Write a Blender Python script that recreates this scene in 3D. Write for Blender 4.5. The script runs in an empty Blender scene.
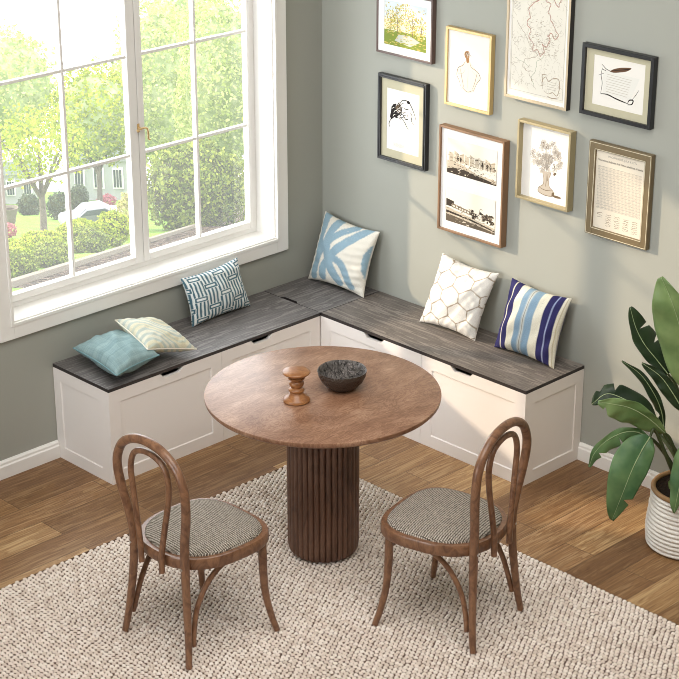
import bpy, bmesh, math, random
import numpy as np
from mathutils import Vector, Matrix
random.seed(7); rng = np.random.default_rng(7)
PI = math.pi
scene = bpy.context.scene
COL = scene.collection

# ------------------------------------------------------------------ helpers
def lin(c):
    def f(v):
        v /= 255.0
        return v / 12.92 if v <= 0.04045 else ((v + 0.055) / 1.055) ** 2.4
    return (f(c[0]), f(c[1]), f(c[2]), 1.0)

class MB:
    """collects geometry, then links it as one mesh object"""
    def __init__(s): s.v = []; s.f = []; s.m = []; s.mi = 0
    def add(s, verts, faces):
        o = len(s.v); s.v += [tuple(p) for p in verts]
        s.f += [tuple(i + o for i in f) for f in faces]; s.m += [s.mi] * len(faces)
    def box(s, x0, x1, y0, y1, z0, z1):
        s.add([(x0,y0,z0),(x1,y0,z0),(x1,y1,z0),(x0,y1,z0),(x0,y0,z1),(x1,y0,z1),(x1,y1,z1),(x0,y1,z1)],
              [(0,3,2,1),(4,5,6,7),(0,1,5,4),(1,2,6,5),(2,3,7,6),(3,0,4,7)])
    def prism(s, poly, fn, a, b):
        """poly 2-d outline; fn(p, q, h) -> 3-d; extruded from a to b"""
        n = len(poly)
        s.add([fn(p, q, a) for p, q in poly] + [fn(p, q, b) for p, q in poly],
              [tuple(range(n - 1, -1, -1)), tuple(range(n, 2 * n))] +
              [(i, (i + 1) % n, n + (i + 1) % n, n + i) for i in range(n)])
    def lathe(s, prof, seg=48, c=(0, 0, 0), mod=None, cap=True):
        k = len(prof); vs = []
        for r, z in prof:
            for i in range(seg):
                a = 2 * PI * i / seg
                rr = r * (mod(a, z) if mod else 1)
                vs.append((c[0] + rr * math.cos(a), c[1] + rr * math.sin(a), c[2] + z))
        fs = []
        for j in range(k - 1):
            for i in range(seg):
                i2 = (i + 1) % seg
                fs.append((j * seg + i, j * seg + i2, (j + 1) * seg + i2, (j + 1) * seg + i))
        if cap:
            fs.append(tuple(range(seg - 1, -1, -1)))
            fs.append(tuple((k - 1) * seg + i for i in range(seg)))
        s.add(vs, fs)
    def tube(s, pts, rad, seg=12, closed=False, flat=1.0, up=(0.01, 0.02, 1)):
        pts = [Vector(p) for p in pts]; n = len(pts)
        if not hasattr(rad, '__len__'): rad = [rad] * n
        vs = []; N = None
        for i, p in enumerate(pts):
            if closed: t = pts[(i + 1) % n] - pts[i - 1]
            else: t = pts[min(i + 1, n - 1)] - pts[max(i - 1, 0)]
            t.normalize()
            if N is None:
                u = Vector(up)
                if abs(u.normalized().dot(t)) > 0.95: u = Vector((1, 0, 0))
                N = (u - t * u.dot(t)).normalized()
            else: N = (N - t * N.dot(t)).normalized()
            B = t.cross(N)
            for k in range(seg):
                a = 2 * PI * k / seg
                vs.append(p + N * (rad[i] * math.cos(a)) + B * (rad[i] * flat * math.sin(a)))
        fs = []
        for i in range(n if closed else n - 1):
            j = (i + 1) % n
            for k in range(seg):
                k2 = (k + 1) % seg
                fs.append((i * seg + k, i * seg + k2, j * seg + k2, j * seg + k))
        if not closed:
            fs.append(tuple(range(seg - 1, -1, -1))); fs.append(tuple((n - 1) * seg + k for k in range(seg)))
        s.add(vs, fs)
    def build(s, name, mats, parent=None, smooth=False, bevel=0, bseg=2, angle=40):
        me = bpy.data.meshes.new(name); me.from_pydata(s.v, [], s.f)
        if not isinstance(mats, (list, tuple)): mats = [mats]
        for m in mats: me.materials.append(m)
        me.polygons.foreach_set('material_index', s.m)
        bm = bmesh.new(); bm.from_mesh(me)
        bmesh.ops.recalc_face_normals(bm, faces=bm.faces)
        bm.to_mesh(me); bm.free()
        o = bpy.data.objects.new(name, me); COL.objects.link(o)
        if parent: o.parent = parent
        if smooth:
            me.polygons.foreach_set('use_smooth', [True] * len(me.polygons))
            bpy.context.view_layer.objects.active = o
            me.set_sharp_from_angle(angle=math.radians(angle))
        if bevel:
            b = o.modifiers.new('edge', 'BEVEL'); b.width = bevel; b.segments = bseg
            b.limit_method = 'ANGLE'; b.angle_limit = math.radians(40)
        return o

def tag(o, label=None, cat=None, group=None, kind=None):
    if label: o['label'] = label
    if cat: o['category'] = cat
    if group: o['group'] = group
    if kind: o['kind'] = kind
    return o
def empty(name, loc=(0, 0, 0), rz=0):
    o = bpy.data.objects.new(name, None); COL.objects.link(o)
    o.location = loc; o.rotation_euler = (0, 0, rz); o.empty_display_size = .1
    return o
def copy_tree(o, parent=None):
    c = o.copy(); COL.objects.link(c)
    if parent: c.parent = parent
    for ch in list(o.children): copy_tree(ch, c)
    return c
def smooth_path(pts, n=8):
    """Catmull-Rom through pts"""
    P = [np.array(p, float) for p in pts]; P = [2 * P[0] - P[1]] + P + [2 * P[-1] - P[-2]]
    out = []
    for i in range(1, len(P) - 2):
        a, b, c, d = P[i - 1:i + 3]
        for k in range(n):
            t = k / n
            out.append(.5 * ((2 * b) + (c - a) * t + (2 * a - 5 * b + 4 * c - d) * t * t + (3 * b - a - 3 * c + d) * t ** 3))
    out.append(P[-2]); return out

# ------------------------------------------------------------------ materials
def mat(name, color, rough=.6, spec=.5, metal=0, **k):
    m = bpy.data.materials.new(name); m.use_nodes = True
    b = m.node_tree.nodes['Principled BSDF']
    b.inputs['Base Color'].default_value = lin(color); b.inputs['Roughness'].default_value = rough
    b.inputs['Specular IOR Level'].default_value = spec; b.inputs['Metallic'].default_value = metal
    return m
def nd(m, t, **k):
    n = m.node_tree.nodes.new(t)
    for a, v in k.items(): setattr(n, a, v)
    return n
def ln(m, a, b): m.node_tree.links.new(a, b)
def bsdf(m): return m.node_tree.nodes['Principled BSDF']
def coords(m, scale=(1, 1, 1), kind='Object', rot=(0, 0, 0)):
    tc = nd(m, 'ShaderNodeTexCoord'); mp = nd(m, 'ShaderNodeMapping')
    mp.inputs['Scale'].default_value = scale; mp.inputs['Rotation'].default_value = rot
    ln(m, tc.outputs[kind], mp.inputs['Vector']); return mp.outputs['Vector']
def noise(m, vec, scale, detail=4, rough=.55, dist=0):
    n = nd(m, 'ShaderNodeTexNoise'); n.inputs['Scale'].default_value = scale; n.inputs['Detail'].default_value = detail
    n.inputs['Roughness'].default_value = rough; n.inputs['Distortion'].default_value = dist
    ln(m, vec, n.inputs['Vector']); return n.outputs['Fac']
def ramp(m, fac, stops):
    r = nd(m, 'ShaderNodeValToRGB'); e = r.color_ramp.elements
    while len(e) < len(stops): e.new(.5)
    for i, (p, c) in enumerate(stops): e[i].position = p; e[i].color = lin(c)
    ln(m, fac, r.inputs['Fac']); return r.outputs['Color']
def mix(m, a, b, fac, mode='MIX'):
    n = nd(m, 'ShaderNodeMix', data_type='RGBA', blend_type=mode)
    for s, v in ((n.inputs[0], fac), (n.inputs[6], a), (n.inputs[7], b)):
        if hasattr(v, 'links'): ln(m, v, s)
        else: s.default_value = v
    return n.outputs[2]
def bump(m, h, strength=.3, dist=.01):
    b = nd(m, 'ShaderNodeBump'); b.inputs['Strength'].default_value = strength; b.inputs['Distance'].default_value = dist
    ln(m, h, b.inputs['Height']); ln(m, b.outputs['Normal'], bsdf(m).inputs['Normal'])
def base(m, col): ln(m, col, bsdf(m).inputs['Base Color'])

def wood(name, stops, scale, gscale=2.2, rough=.45, dist=1.2, bmp=.08, detail=6, spec=.5):
    m = mat(name, stops[0][1], rough, spec); v = coords(m, scale)
    f = noise(m, v, gscale, detail, .6, dist)
    base(m, ramp(m, f, stops)); bump(m, f, bmp, .004); return m

M = {}
M['wall'] = mat('sage_wall_paint', (163, 164, 155), .9, .15)
v = coords(M['wall']); bump(M['wall'], noise(M['wall'], v, 180, 2), .05, .002)
M['ceiling'] = mat('ceiling_paint', (232, 230, 225), .9, .2)
M['trim'] = mat('white_trim_paint', (238, 236, 231), .42, .4)
M['bench'] = mat('white_bench_paint', (236, 230, 225), .5, .35)
M['frame_white'] = mat('window_frame_white', (232, 230, 226), .35, .4)

# plank floor: planks run along y
def floor_mat():
    m = mat('oak_planks', (150, 115, 78), .42, .4)
    v = coords(m, (1, 1, 1), rot=(0, 0, PI / 2))
    br = nd(m, 'ShaderNodeTexBrick'); br.offset = .37; br.offset_frequency = 2; br.squash = 1
    for k, x in (('Scale', 1), ('Mortar Size', .0012), ('Mortar Smooth', .3), ('Bias', 0), ('Brick Width', 1.05), ('Row Height', .152)):
        br.inputs[k].default_value = x
    br.inputs['Color1'].default_value = (0, 0, 0, 1); br.inputs['Color2'].default_value = (1, 1, 1, 1)
    br.inputs['Mortar'].default_value = (.5, .5, .5, 1)
    ln(m, v, br.inputs['Vector'])
    # a different slice of grain in every plank
    off = nd(m, 'ShaderNodeVectorMath', operation='MULTIPLY_ADD')
    ln(m, br.outputs['Color'], off.inputs[0]); off.inputs[1].default_value = (7, 13, 5); ln(m, v, off.inputs[2])
    mp = nd(m, 'ShaderNodeMapping'); mp.inputs['Scale'].default_value = (1.4, 17, 1); ln(m, off.outputs[0], mp.inputs['Vector'])
    g = noise(m, mp.outputs['Vector'], 2.4, 8, .62, 1.1)
    mp2 = nd(m, 'ShaderNodeMapping'); mp2.inputs['Scale'].default_value = (2.2, 75, 1); ln(m, off.outputs[0], mp2.inputs['Vector'])
    g2 = noise(m, mp2.outputs['Vector'], 2, 3)
    tone = ramp(m, br.outputs['Color'], [(0, (130, 98, 67)), (.28, (178, 144, 102)), (.5, (200, 168, 123)), (.72, (152, 118, 82)), (1, (188, 154, 113))])
    grain = ramp(m, g, [(.3, (168, 142, 122)), (.42, (232, 220, 208)), (.5, (196, 174, 154)), (.56, (250, 248, 244)), (.66, (255, 255, 255)), (.76, (214, 196, 180))])
    c = mix(m, tone, grain, .85, 'MULTIPLY')
    fine = ramp(m, g2, [(.36, (176, 158, 142)), (.58, (255, 255, 255))])
    c = mix(m, c, fine, .55, 'MULTIPLY')
    dark = mix(m, c, lin((62, 42, 28)), br.outputs['Fac'])
    base(m, dark); bump(m, g, .06, .003); return m
M['floor'] = floor_mat()
M['lid_y'] = wood('grey_oak_along_left_wall', [(.28, (60, 58, 58)), (.4, (114, 110, 109)), (.5, (86, 82, 81)), (.58, (138, 133, 130)), (.7, (90, 86, 85)), (.82, (148, 142, 138))], (22, 1.5, 22), 2.2, .5, .9, .12, 9)
M['lid_x'] = wood('grey_oak_along_right_wall', [(.28, (64, 59, 56)), (.4, (122, 114, 108)), (.5, (92, 85, 80)), (.58, (146, 137, 129)), (.7, (96, 89, 84)), (.82, (156, 147, 139))], (1.5, 22, 22), 2.2, .5, .9, .12, 9)
M['lid_edge'] = mat('dark_lid_edge', (48, 43, 42), .5)
def table_mat():
    m = mat('figured_walnut', (165, 130, 104), .36, .45); v = coords(m, (2.0, 1.0, 1))
    big = noise(m, v, 2.6, 3, .5, 1.6); fig = noise(m, coords(m, (4.2, 1.3, 1)), 3.4, 6, .62, 3.4); fine = noise(m, coords(m, (60, 5, 1)), 3, 4)
    c = ramp(m, big, [(.3, (140, 102, 78)), (.5, (164, 126, 100)), (.7, (188, 152, 126))])
    c = mix(m, c, ramp(m, fig, [(.34, (196, 178, 166)), (.47, (255, 255, 255)), (.53, (206, 190, 178)), (.62, (255, 255, 255)), (.75, (214, 200, 190))]), .85, 'MULTIPLY')
    c = mix(m, c, ramp(m, fine, [(.35, (212, 200, 192)), (.6, (255, 255, 255))]), .5, 'MULTIPLY')
    base(m, c); bump(m, fig, .03, .003); return m
M['table'] = table_mat()
M['pedestal'] = wood('dark_walnut', [(.2, (66, 45, 36)), (.45, (96, 68, 53)), (.6, (110, 79, 62)), (.8, (78, 54, 43))], (4, 4, 1.6), 3, .45, 2.2, .05, 7)
M['chair'] = wood('steamed_beech_walnut_stain', [(.2, (76, 51, 37)), (.42, (112, 78, 57)), (.58, (138, 100, 73)), (.8, (90, 62, 45))], (5, 5, 3), 4, .3, 2.0, .05, 6)
M['screw'] = mat('steel_screw', (200, 198, 192), .3, .5, 1)

def weave():
    m = mat('grey_beige_tweed', (165, 152, 132), .95, .1)
    v = coords(m, (1, 1, 1))
    w1 = nd(m, 'ShaderNodeTexWave', wave_type='BANDS', bands_direction='X'); w1.inputs['Scale'].default_value = 62; w1.inputs['Distortion'].default_value = 1.5
    w2 = nd(m, 'ShaderNodeTexWave', wave_type='BANDS', bands_direction='Y'); w2.inputs['Scale'].default_value = 34; w2.inputs['Distortion'].default_value = 2.5
    for w in (w1, w2): w.inputs['Detail Scale'].default_value = 30; ln(m, v, w.inputs['Vector'])
    n = noise(m, v, 130, 2)
    mx = nd(m, 'ShaderNodeMath', operation='MULTIPLY'); ln(m, w1.outputs['Fac'], mx.inputs[0]); ln(m, w2.outputs['Fac'], mx.inputs[1])
    ad = nd(m, 'ShaderNodeMath', operation='MULTIPLY_ADD'); ln(m, n, ad.inputs[0]); ad.inputs[1].default_value = .6; ln(m, mx.outputs[0], ad.inputs[2])
    base(m, ramp(m, ad.outputs[0], [(.22, (62, 56, 50)), (.42, (124, 114, 102)), (.65, (182, 173, 160)), (1, (212, 204, 192))]))
    bump(m, ad.outputs[0], .5, .003); return m
M['weave'] = weave()

def island_mat(name, stops, rough=.9, spec=.1, trans=0):
    m = mat(name, stops[0][1], rough, spec)
    g = nd(m, 'ShaderNodeNewGeometry')
    c = ramp(m, g.outputs['Random Per Island'], stops); base(m, c)
    if trans:
        t = nd(m, 'ShaderNodeBsdfTranslucent'); ln(m, c, t.inputs['Color'])
        x = nd(m, 'ShaderNodeMixShader'); x.inputs[0].default_value = trans
        out = m.node_tree.nodes['Material Output']
        ln(m, bsdf(m).outputs[0], x.inputs[1]); ln(m, t.outputs[0], x.inputs[2]); ln(m, x.outputs[0], out.inputs['Surface'])
    return m
M['pile'] = island_mat('cream_wool_loops', [(0, (216, 201, 188)), (.35, (232, 219, 207)), (.75, (240, 230, 220)), (1, (222, 207, 194))])
M['rug_base'] = mat('brown_rug_backing', (92, 72, 60), .95, .05)

def cloth_attr(name, rough=.9, bs=.25, scale=420):
    m = mat(name, (200, 200, 200), rough, .12)
    a = nd(m, 'ShaderNodeAttribute'); a.attribute_name = 'Pattern'
    v = coords(m); n = noise(m, v, scale, 2)
    c = mix(m, a.outputs['Color'], ramp(m, n, [(.3, (214, 214, 214)), (.65, (255, 255, 255))]), .6, 'MULTIPLY')
    base(m, c); bump(m, n, bs, .002); return m
M['cloth'] = cloth_attr('printed_cotton')

def glass_mat():
    m = bpy.data.materials.new('window_glass'); m.use_nodes = True; nt = m.node_tree
    nt.nodes.clear()
    out = nd(m, 'ShaderNodeOutputMaterial'); t = nd(m, 'ShaderNodeBsdfTransparent'); g = nd(m, 'ShaderNodeBsdfGlossy')
    g.inputs['Roughness'].default_value = .02
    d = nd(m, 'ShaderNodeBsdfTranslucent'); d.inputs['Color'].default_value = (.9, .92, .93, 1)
    lw = nd(m, 'ShaderNodeLayerWeight'); lw.inputs['Blend'].default_value = .5      # Schlick reflectance, the same from both faces
    pw = nd(m, 'ShaderNodeMath', operation='POWER'); ln(m, lw.outputs['Facing'], pw.inputs[0]); pw.inputs[1].default_value = 5
    f = nd(m, 'ShaderNodeMath', operation='MULTIPLY_ADD'); ln(m, pw.outputs[0], f.inputs[0]); f.inputs[1].default_value = .9; f.inputs[2].default_value = .03
    x1 = nd(m, 'ShaderNodeMixShader'); x1.inputs[0].default_value = .03          # bright haze put into the panes as a whitish veil
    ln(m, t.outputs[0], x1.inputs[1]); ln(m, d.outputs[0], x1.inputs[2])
    x2 = nd(m, 'ShaderNodeMixShader'); ln(m, f.outputs[0], x2.inputs[0]); ln(m, x1.outputs[0], x2.inputs[1]); ln(m, g.outputs[0], x2.inputs[2])
    ln(m, x2.outputs[0], out.inputs['Surface']); return m
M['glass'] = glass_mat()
M['brass'] = mat('brushed_brass', (214, 184, 134), .35, .5, .8)
M['gap'] = mat('dark_gap', (60, 58, 56), .8)

# ------------------------------------------------------------------ camera
CAM = np.array([6.268, -6.042, 3.735]); YAW = math.radians(45.497); PITCH = math.radians(-22.762); FPX = 1845.74
cd = bpy.data.cameras.new('camera'); cam = bpy.data.objects.new('camera', cd); COL.objects.link(cam)
cam.location = CAM; cam.rotation_euler = (PI / 2 + PITCH, 0, YAW)
cd.sensor_width = 36; cd.lens = FPX / 679 * 36; cd.clip_end = 600; cd.clip_start = .1
scene.camera = cam
FW = np.array([-math.sin(YAW) * math.cos(PITCH), math.cos(YAW) * math.cos(PITCH), math.sin(PITCH)])
RT = np.array([math.cos(YAW), math.sin(YAW), 0]); UP = np.cross(RT, FW)
HF = np.array([-math.sin(YAW), math.cos(YAW), 0])      # horizontal heading
def ray(u, v): return FW + RT * (u - 339.5) / FPX - UP * (v - 339.5) / FPX
def at_depth(u, v, d):
    r = ray(u, v); return CAM + r * (d / (r @ HF))

# ------------------------------------------------------------------ room shell
RX, RY, RH = 7.4, -7.4, 4.4
OY0, OY1, OZ0, OZ1 = -1.873, -.323, .714, 2.30           # window opening
def struct(mb, name, m, **k): return tag(mb.build(name, m, **k), kind='structure')
b = MB(); b.box(-.16, RX + .16, RY - .16, .16, -.12, 0); struct(b, 'floor', M['floor'])
b = MB(); b.box(-.16, RX + .16, RY - .16, .16, RH, RH + .1); struct(b, 'ceiling', M['ceiling'])
b = MB()
b.box(-.16, 0, RY, OY0, 0, RH); b.box(-.16, 0, OY1, 0, 0, RH); b.box(-.16, 0, OY0, OY1, 0, OZ0); b.box(-.16, 0, OY0, OY1, OZ1, RH)
struct(b, 'wall_left', M['wall'])
b = MB(); b.box(-.16, RX + .16, 0, .16, 0, RH); struct(b, 'wall_right', M['wall'])
b = MB(); b.box(RX, RX + .16, RY, 0, 0, RH); struct(b, 'wall_front', M['wall'])
b = MB(); b.box(-.16, RX + .16, RY - .16, RY, 0, RH); struct(b, 'wall_back', M['wall'])
prof = [(0, 0), (.018, 0), (.018, .058), (.013, .064), (.013, .074), (.006, .083), (0, .083)]
b = MB(); b.prism(prof, lambda p, q, h: (p, h, q), RY, -1.675); struct(b, 'baseboard_left', M['trim'])
b = MB(); b.prism(prof, lambda p, q, h: (h, -p, q), 1.675, RX); struct(b, 'baseboard_right', M['trim'])

# window
win = tag(empty('window_1', (0, -1.1, OZ0)), kind='structure')
def wbuild(mb, name, m, par=None, **k):
    """window geometry is written in room coordinates"""
    mb.v = [(x, y + 1.1, z - OZ0) for x, y, z in mb.v]; return mb.build(name, m, par or win, **k)
CW = .072
b = MB()
b.box(0, .02, OY1, OY1 + CW, OZ0 - CW, OZ1 + CW); b.box(0, .02, OY0 - CW, OY0, OZ0 - CW, OZ1 + CW)
b.box(0, .02, OY0, OY1, OZ0 - CW, OZ0); b.box(0, .02, OY0, OY1, OZ1, OZ1 + CW)
b.box(.018, .024, OY1 - .001, OY1 + .014, OZ0 - .014, OZ1 + .01); b.box(.018, .024, OY0 - .014, OY0 + .001, OZ0 - .014, OZ1 + .01); b.box(.018, .024, OY0, OY1, OZ0 - .014, OZ0 + .001)
wbuild(b, 'casing', M['trim'], bevel=.002)
b = MB()
t = .006
b.box(-.128, .004, OY1 - t, OY1 - .0005, OZ0 + t, OZ1 - t); b.box(-.128, .004, OY0 + .0005, OY0 + t, OZ0 + t, OZ1 - t)
b.box(-.128, .004, OY0 + .0005, OY1 - .0005, OZ1 - t, OZ1 - .0005)
wbuild(b, 'jamb', M['trim'])
b = MB(); b.box(-.128, .012, OY0 + .0005, OY1 - .0005, OZ0 + .0005, OZ0 + t); wbuild(b, 'sill', M['trim'], bevel=.002)
b = MB()   # fixed outer frame
b.box(-.158, -.122, OY0 + t, OY0 + .05, OZ0 + t, OZ1 - t); b.box(-.158, -.122, OY1 - .04, OY1 - t, OZ0 + t, OZ1 - t)
b.box(-.158, -.122, OY0 + .05, OY1 - .04, OZ0 + t, OZ0 + .032); b.box(-.158, -.122, OY0 + .05, OY1 - .04, OZ1 - .045, OZ1 - t)
wbuild(b, 'outer_frame', M['frame_white'], bevel=.003)
def sash(y0, y1, gy0, gy1, mid):
    gz0, gz1 = .782, 2.19; xa, xb = -.15, -.112
    b = MB()
    b.box(xa, xb, y0, gy0, OZ0 + .034, OZ1 - .047); b.box(xa, xb, gy1, y1, OZ0 + .034, OZ1 - .047)
    b.box(xa, xb, gy0, gy1, OZ0 + .034, gz0); b.box(xa, xb, gy0, gy1, gz1, OZ1 - .047)
    s = wbuild(b, 'sash', M['frame_white'], bevel=.003)
    b = MB(); w = .0068
    b.box(xa + .004, xb - .006, mid - w, mid + w, gz0, gz1)
    for z in (1.268, 1.724): b.box(xa + .006, xb - .008, gy0, gy1, z - w, z + w)
    wbuild(b, 'glazing_bars', M['frame_white'], s, bevel=.002)
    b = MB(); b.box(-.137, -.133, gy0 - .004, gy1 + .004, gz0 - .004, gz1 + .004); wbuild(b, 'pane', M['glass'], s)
    return s
sash(OY0 + .052, -1.0455, -1.787, -1.093, -1.44)
sash(-1.0425, OY1 - .042, -1.008, -.381, -.693)
b = MB(); b.box(-.156, -.119, -1.0455, -1.0425, OZ0 + .034, OZ1 - .05); wbuild(b, 'meeting_gap', M['gap'])
b = MB()
b.tube([(-.112, -1.046, 1.392), (-.088, -1.046, 1.392)], .006, 12, up=(0, 0, 1))
b.tube(smooth_path([(-.088, -1.072, 1.388), (-.088, -1.057, 1.392), (-.088, -1.032, 1.394), (-.088, -1.014, 1.388), (-.088, -1.008, 1.365), (-.088, -1.008, 1.34), (-.09, -.998, 1.333)], 6), .0045, 10)
b.box(-.1125, -.109, -1.052, -1.040, 1.372, 1.412)
wbuild(b, 'handle', M['brass'], smooth=True)['label'] = 'brass lever handle'

# ------------------------------------------------------------------ benches
BH, BD, BL, LT = .46, .403, 1.674, .016
def panel(mb, u0, u1, z0, z1, fn, notch=None, st=.062, rail=.058, th=.018, rec=.0045):
    """shaker panel: fn(u, z, depth) with depth 0 the outer face, growing inwards"""
    def bx(a0, a1, c0, c1, d0, d1):
        mb.add([fn(a0, c0, d0), fn(a1, c0, d0), fn(a1, c1, d0), fn(a0, c1, d0), fn(a0, c0, d1), fn(a1, c0, d1), fn(a1, c1, d1), fn(a0, c1, d1)],
               [(0, 1, 2, 3), (4, 7, 6, 5), (0, 4, 5, 1), (1, 5, 6, 2), (2, 6, 7, 3), (3, 7, 4, 0)])
    bx(u0, u0 + st, z0, z1 - rail, 0, th); bx(u1 - st, u1, z0, z1 - rail, 0, th)
    bx(u0 + st, u1 - st, z0, z0 + rail, 0, th)
    if notch is None: bx(u0, u1, z1 - rail, z1, 0, th)
    else:
        c = notch
        poly = [(u0, z1 - rail), (u1, z1 - rail), (u1, z1), (c + .066, z1), (c + .044, z1 - .022), (c - .044, z1 - .022), (c - .066, z1), (u0, z1)]
        mb.prism(poly, lambda p, q, h: fn(p, q, h), 0, th)
    a0, a1, c0, c1, e = u0 + st, u1 - st, z0 + rail, z1 - rail, .004   # recessed field with a chamfered rim
    mb.add([fn(a0, c0, .001), fn(a1, c0, .001), fn(a1, c1, .001), fn(a0, c1, .001),
            fn(a0 + e, c0 + e, rec), fn(a1 - e, c0 + e, rec), fn(a1 - e, c1 - e, rec), fn(a0 + e, c1 - e, rec)],
           [(4, 5, 6, 7), (0, 1, 5, 4), (1, 2, 6, 5), (2, 3, 7, 6), (3, 0, 4, 7)])
ZT = BH - LT
def bench(along, label):
    """along 'y': against the window wall; along 'x': against the picture wall"""
    if along == 'y': W = lambda u, d, z: (d, -u, z)
    else: W = lambda u, d, z: (u, -d, z)
    root = tag(empty('storage_bench', W(1.04, .2, 0)), label, 'bench')
    o = Vector(root.location)
    def bd(mb, name, m, **k):
        mb.v = [tuple(Vector(p) - o) for p in mb.v]; return mb.build(name, m, root, **k)
    def bx(mb, u0, u1, d0, d1, z0, z1):
        a = W(u0, d0, z0); c = W(u1, d1, z1)
        mb.box(min(a[0], c[0]), max(a[0], c[0]), min(a[1], c[1]), max(a[1], c[1]), z0, z1)
    u0, u1, mid = .405, BL, (1.028 if along == 'y' else 1.06)
    b = MB()
    bx(b, u0, u1 - .02, .003, .018, .02, ZT); bx(b, u0, u1 - .02, .018, BD - .02, .02, .035)
    bx(b, u0, u0 + .015, .018, BD - .02, .035, ZT); bx(b, mid - .008, mid + .008, .018, BD - .02, .035, ZT)
    bd(b, 'carcass', M['bench'])
    for a, c in ((u0, mid - .0008), (mid + .0008, u1)):
        nt = {'y': (.782, 1.32), 'x': (.757, 1.302)}[along][0 if a == u0 else 1]
        b = MB(); panel(b, a, c, 0, ZT, lambda u, z, d: W(u, BD - d, z), nt)
        bd(b, 'front_panel', M['bench'])
    b = MB(); panel(b, .003, BD - .0185, 0, ZT, lambda u, z, d: W(u1 - d, u, z), None, st=.05)
    bd(b, 'end_panel', M['bench'])
    for a, c in ((u0 + .0005, mid - .0005), (mid + .0005, u1)):
        b = MB(); bx(b, a, c, .003, BD, ZT + .0005, BH); b.m = [1] * 6
        b.m[1] = 0
        bd(b, 'lid', [M['lid_y' if along == 'y' else 'lid_x'], M['lid_edge']])['label'] = 'grey wood-grain lid'
    return root
bench('y', 'white panelled storage bench with grey wood lid standing under the window')
bench('x', 'white panelled storage bench with grey wood lid standing below the picture wall')
cr = tag(empty('corner_bench', (.2, -.2, 0)), 'square corner seat joining both storage benches, grey lid with a finger slot', 'bench')
def cb(mb, name, m):
    mb.v = [(x - .2, y + .2, z) for x, y, z in mb.v]; return mb.build(name, m, cr)
b = MB(); b.box(.003, .402, -.402, -.003, .0, .03); b.box(.003, .018, -.402, -.003, .03, ZT); b.box(.018, .402, -.018, -.003, .03, ZT)
cb(b, 'carcass', M['bench'])
b = MB(); b.prism([(.003, -.003), (.402, -.003), (.402, -.402), (.238, -.402), (.222, -.386), (.132, -.386), (.116, -.402), (.003, -.402)], lambda p, q, h: (p, q, h), ZT + .0005, BH)
b.m = [1] * len(b.f); b.m[1] = 0
cb(b, 'lid', [M['lid_y'], M['lid_edge']])['label'] = 'grey wood-grain lid'

# ------------------------------------------------------------------ rug
RX0, RX1, RY0, RY1 = .806, 3.25, -3.25, -.862
rug = tag(empty('rug', ((RX0 + RX1) / 2, (RY0 + RY1) / 2, 0)), 'cream and brown chunky looped wool rug under the round table', 'rug')
def rug_pile():
    hx, hy = (RX1 - RX0) / 2, (RY1 - RY0) / 2
    px, py = .0212, .0182
    seg = 8; prof = [(1.0, 0.0), (.95, .35), (.7, .75), (.3, .97)]
    t = np.arange(seg) * 2 * PI / seg
    unit = np.concatenate([np.stack([r * np.cos(t), r * np.sin(t), np.full(seg, z)], 1) for r, z in prof] + [np.array([[0, 0, 1.0]])])
    fc = []
    for j in range(3):
        for i in range(seg):
            i2 = (i + 1) % seg; fc.append((j * seg + i, j * seg + i2, (j + 1) * seg + i2, (j + 1) * seg + i))
    tri = [(3 * seg + i, 3 * seg + (i + 1) % seg, 4 * seg) for i in range(seg)]
    ys = np.arange(-hy + py / 2, hy, py); xs = np.arange(-hx + px / 2, hx - px / 2, px)
    Xc = []; Yc = []
    for j, y in enumerate(ys):
        sh = (j % 2) * px / 2 + rng.normal(0, .002)
        x = np.clip(xs + sh, -hx + px * .4, hx - px * .4); Xc.append(x + rng.normal(0, .0010, len(x))); Yc.append(np.full(len(x), y) + rng.normal(0, .0008, len(x)))
    X = np.concatenate(Xc); Y = np.concatenate(Yc); n = len(X)
    a = rng.normal(.5, .25, n); sx = rng.uniform(.0094, .0112, n); sy = rng.uniform(.0076, .0088, n); sz = rng.uniform(.0090, .0112, n)
    U = unit[None]; lx = U[..., 0] * sx[:, None]; ly = U[..., 1] * sy[:, None]
    V = np.stack([X[:, None] + lx * np.cos(a)[:, None] - ly * np.sin(a)[:, None], Y[:, None] + lx * np.sin(a)[:, None] + ly * np.cos(a)[:, None], .005 + U[..., 2] * sz[:, None]], 2).reshape(-1, 3)
    k = len(unit); offs = np.arange(n) * k
    q = (np.array(fc)[None] + offs[:, None, None]).reshape(-1, 4); tr = (np.array(tri)[None] + offs[:, None, None]).reshape(-1, 3)
    me = bpy.data.meshes.new('loop_pile'); nq, ntr = len(q), len(tr)
    me.vertices.add(len(V)); me.vertices.foreach_set('co', V.ravel())
    me.loops.add(nq * 4 + ntr * 3); me.loops.foreach_set('vertex_index', np.concatenate([q.ravel(), tr.ravel()]).astype(np.int32))
    me.polygons.add(nq + ntr)
    me.polygons.foreach_set('loop_start', np.concatenate([np.arange(nq) * 4, nq * 4 + np.arange(ntr) * 3]).astype(np.int32))
    me.polygons.foreach_set('use_smooth', np.ones(nq + ntr, bool))
    me.update(calc_edges=True); me.validate()
    me.materials.append(M['pile'])
    o = bpy.data.objects.new('loop_pile', me); COL.objects.link(o); o.parent = rug; o['kind'] = 'stuff'
    b = MB(); b.box(-hx, hx, -hy, hy, .0005, .0065); b.build('backing', M['rug_base'], rug)
rug_pile()
RUGZ = .0163

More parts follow.
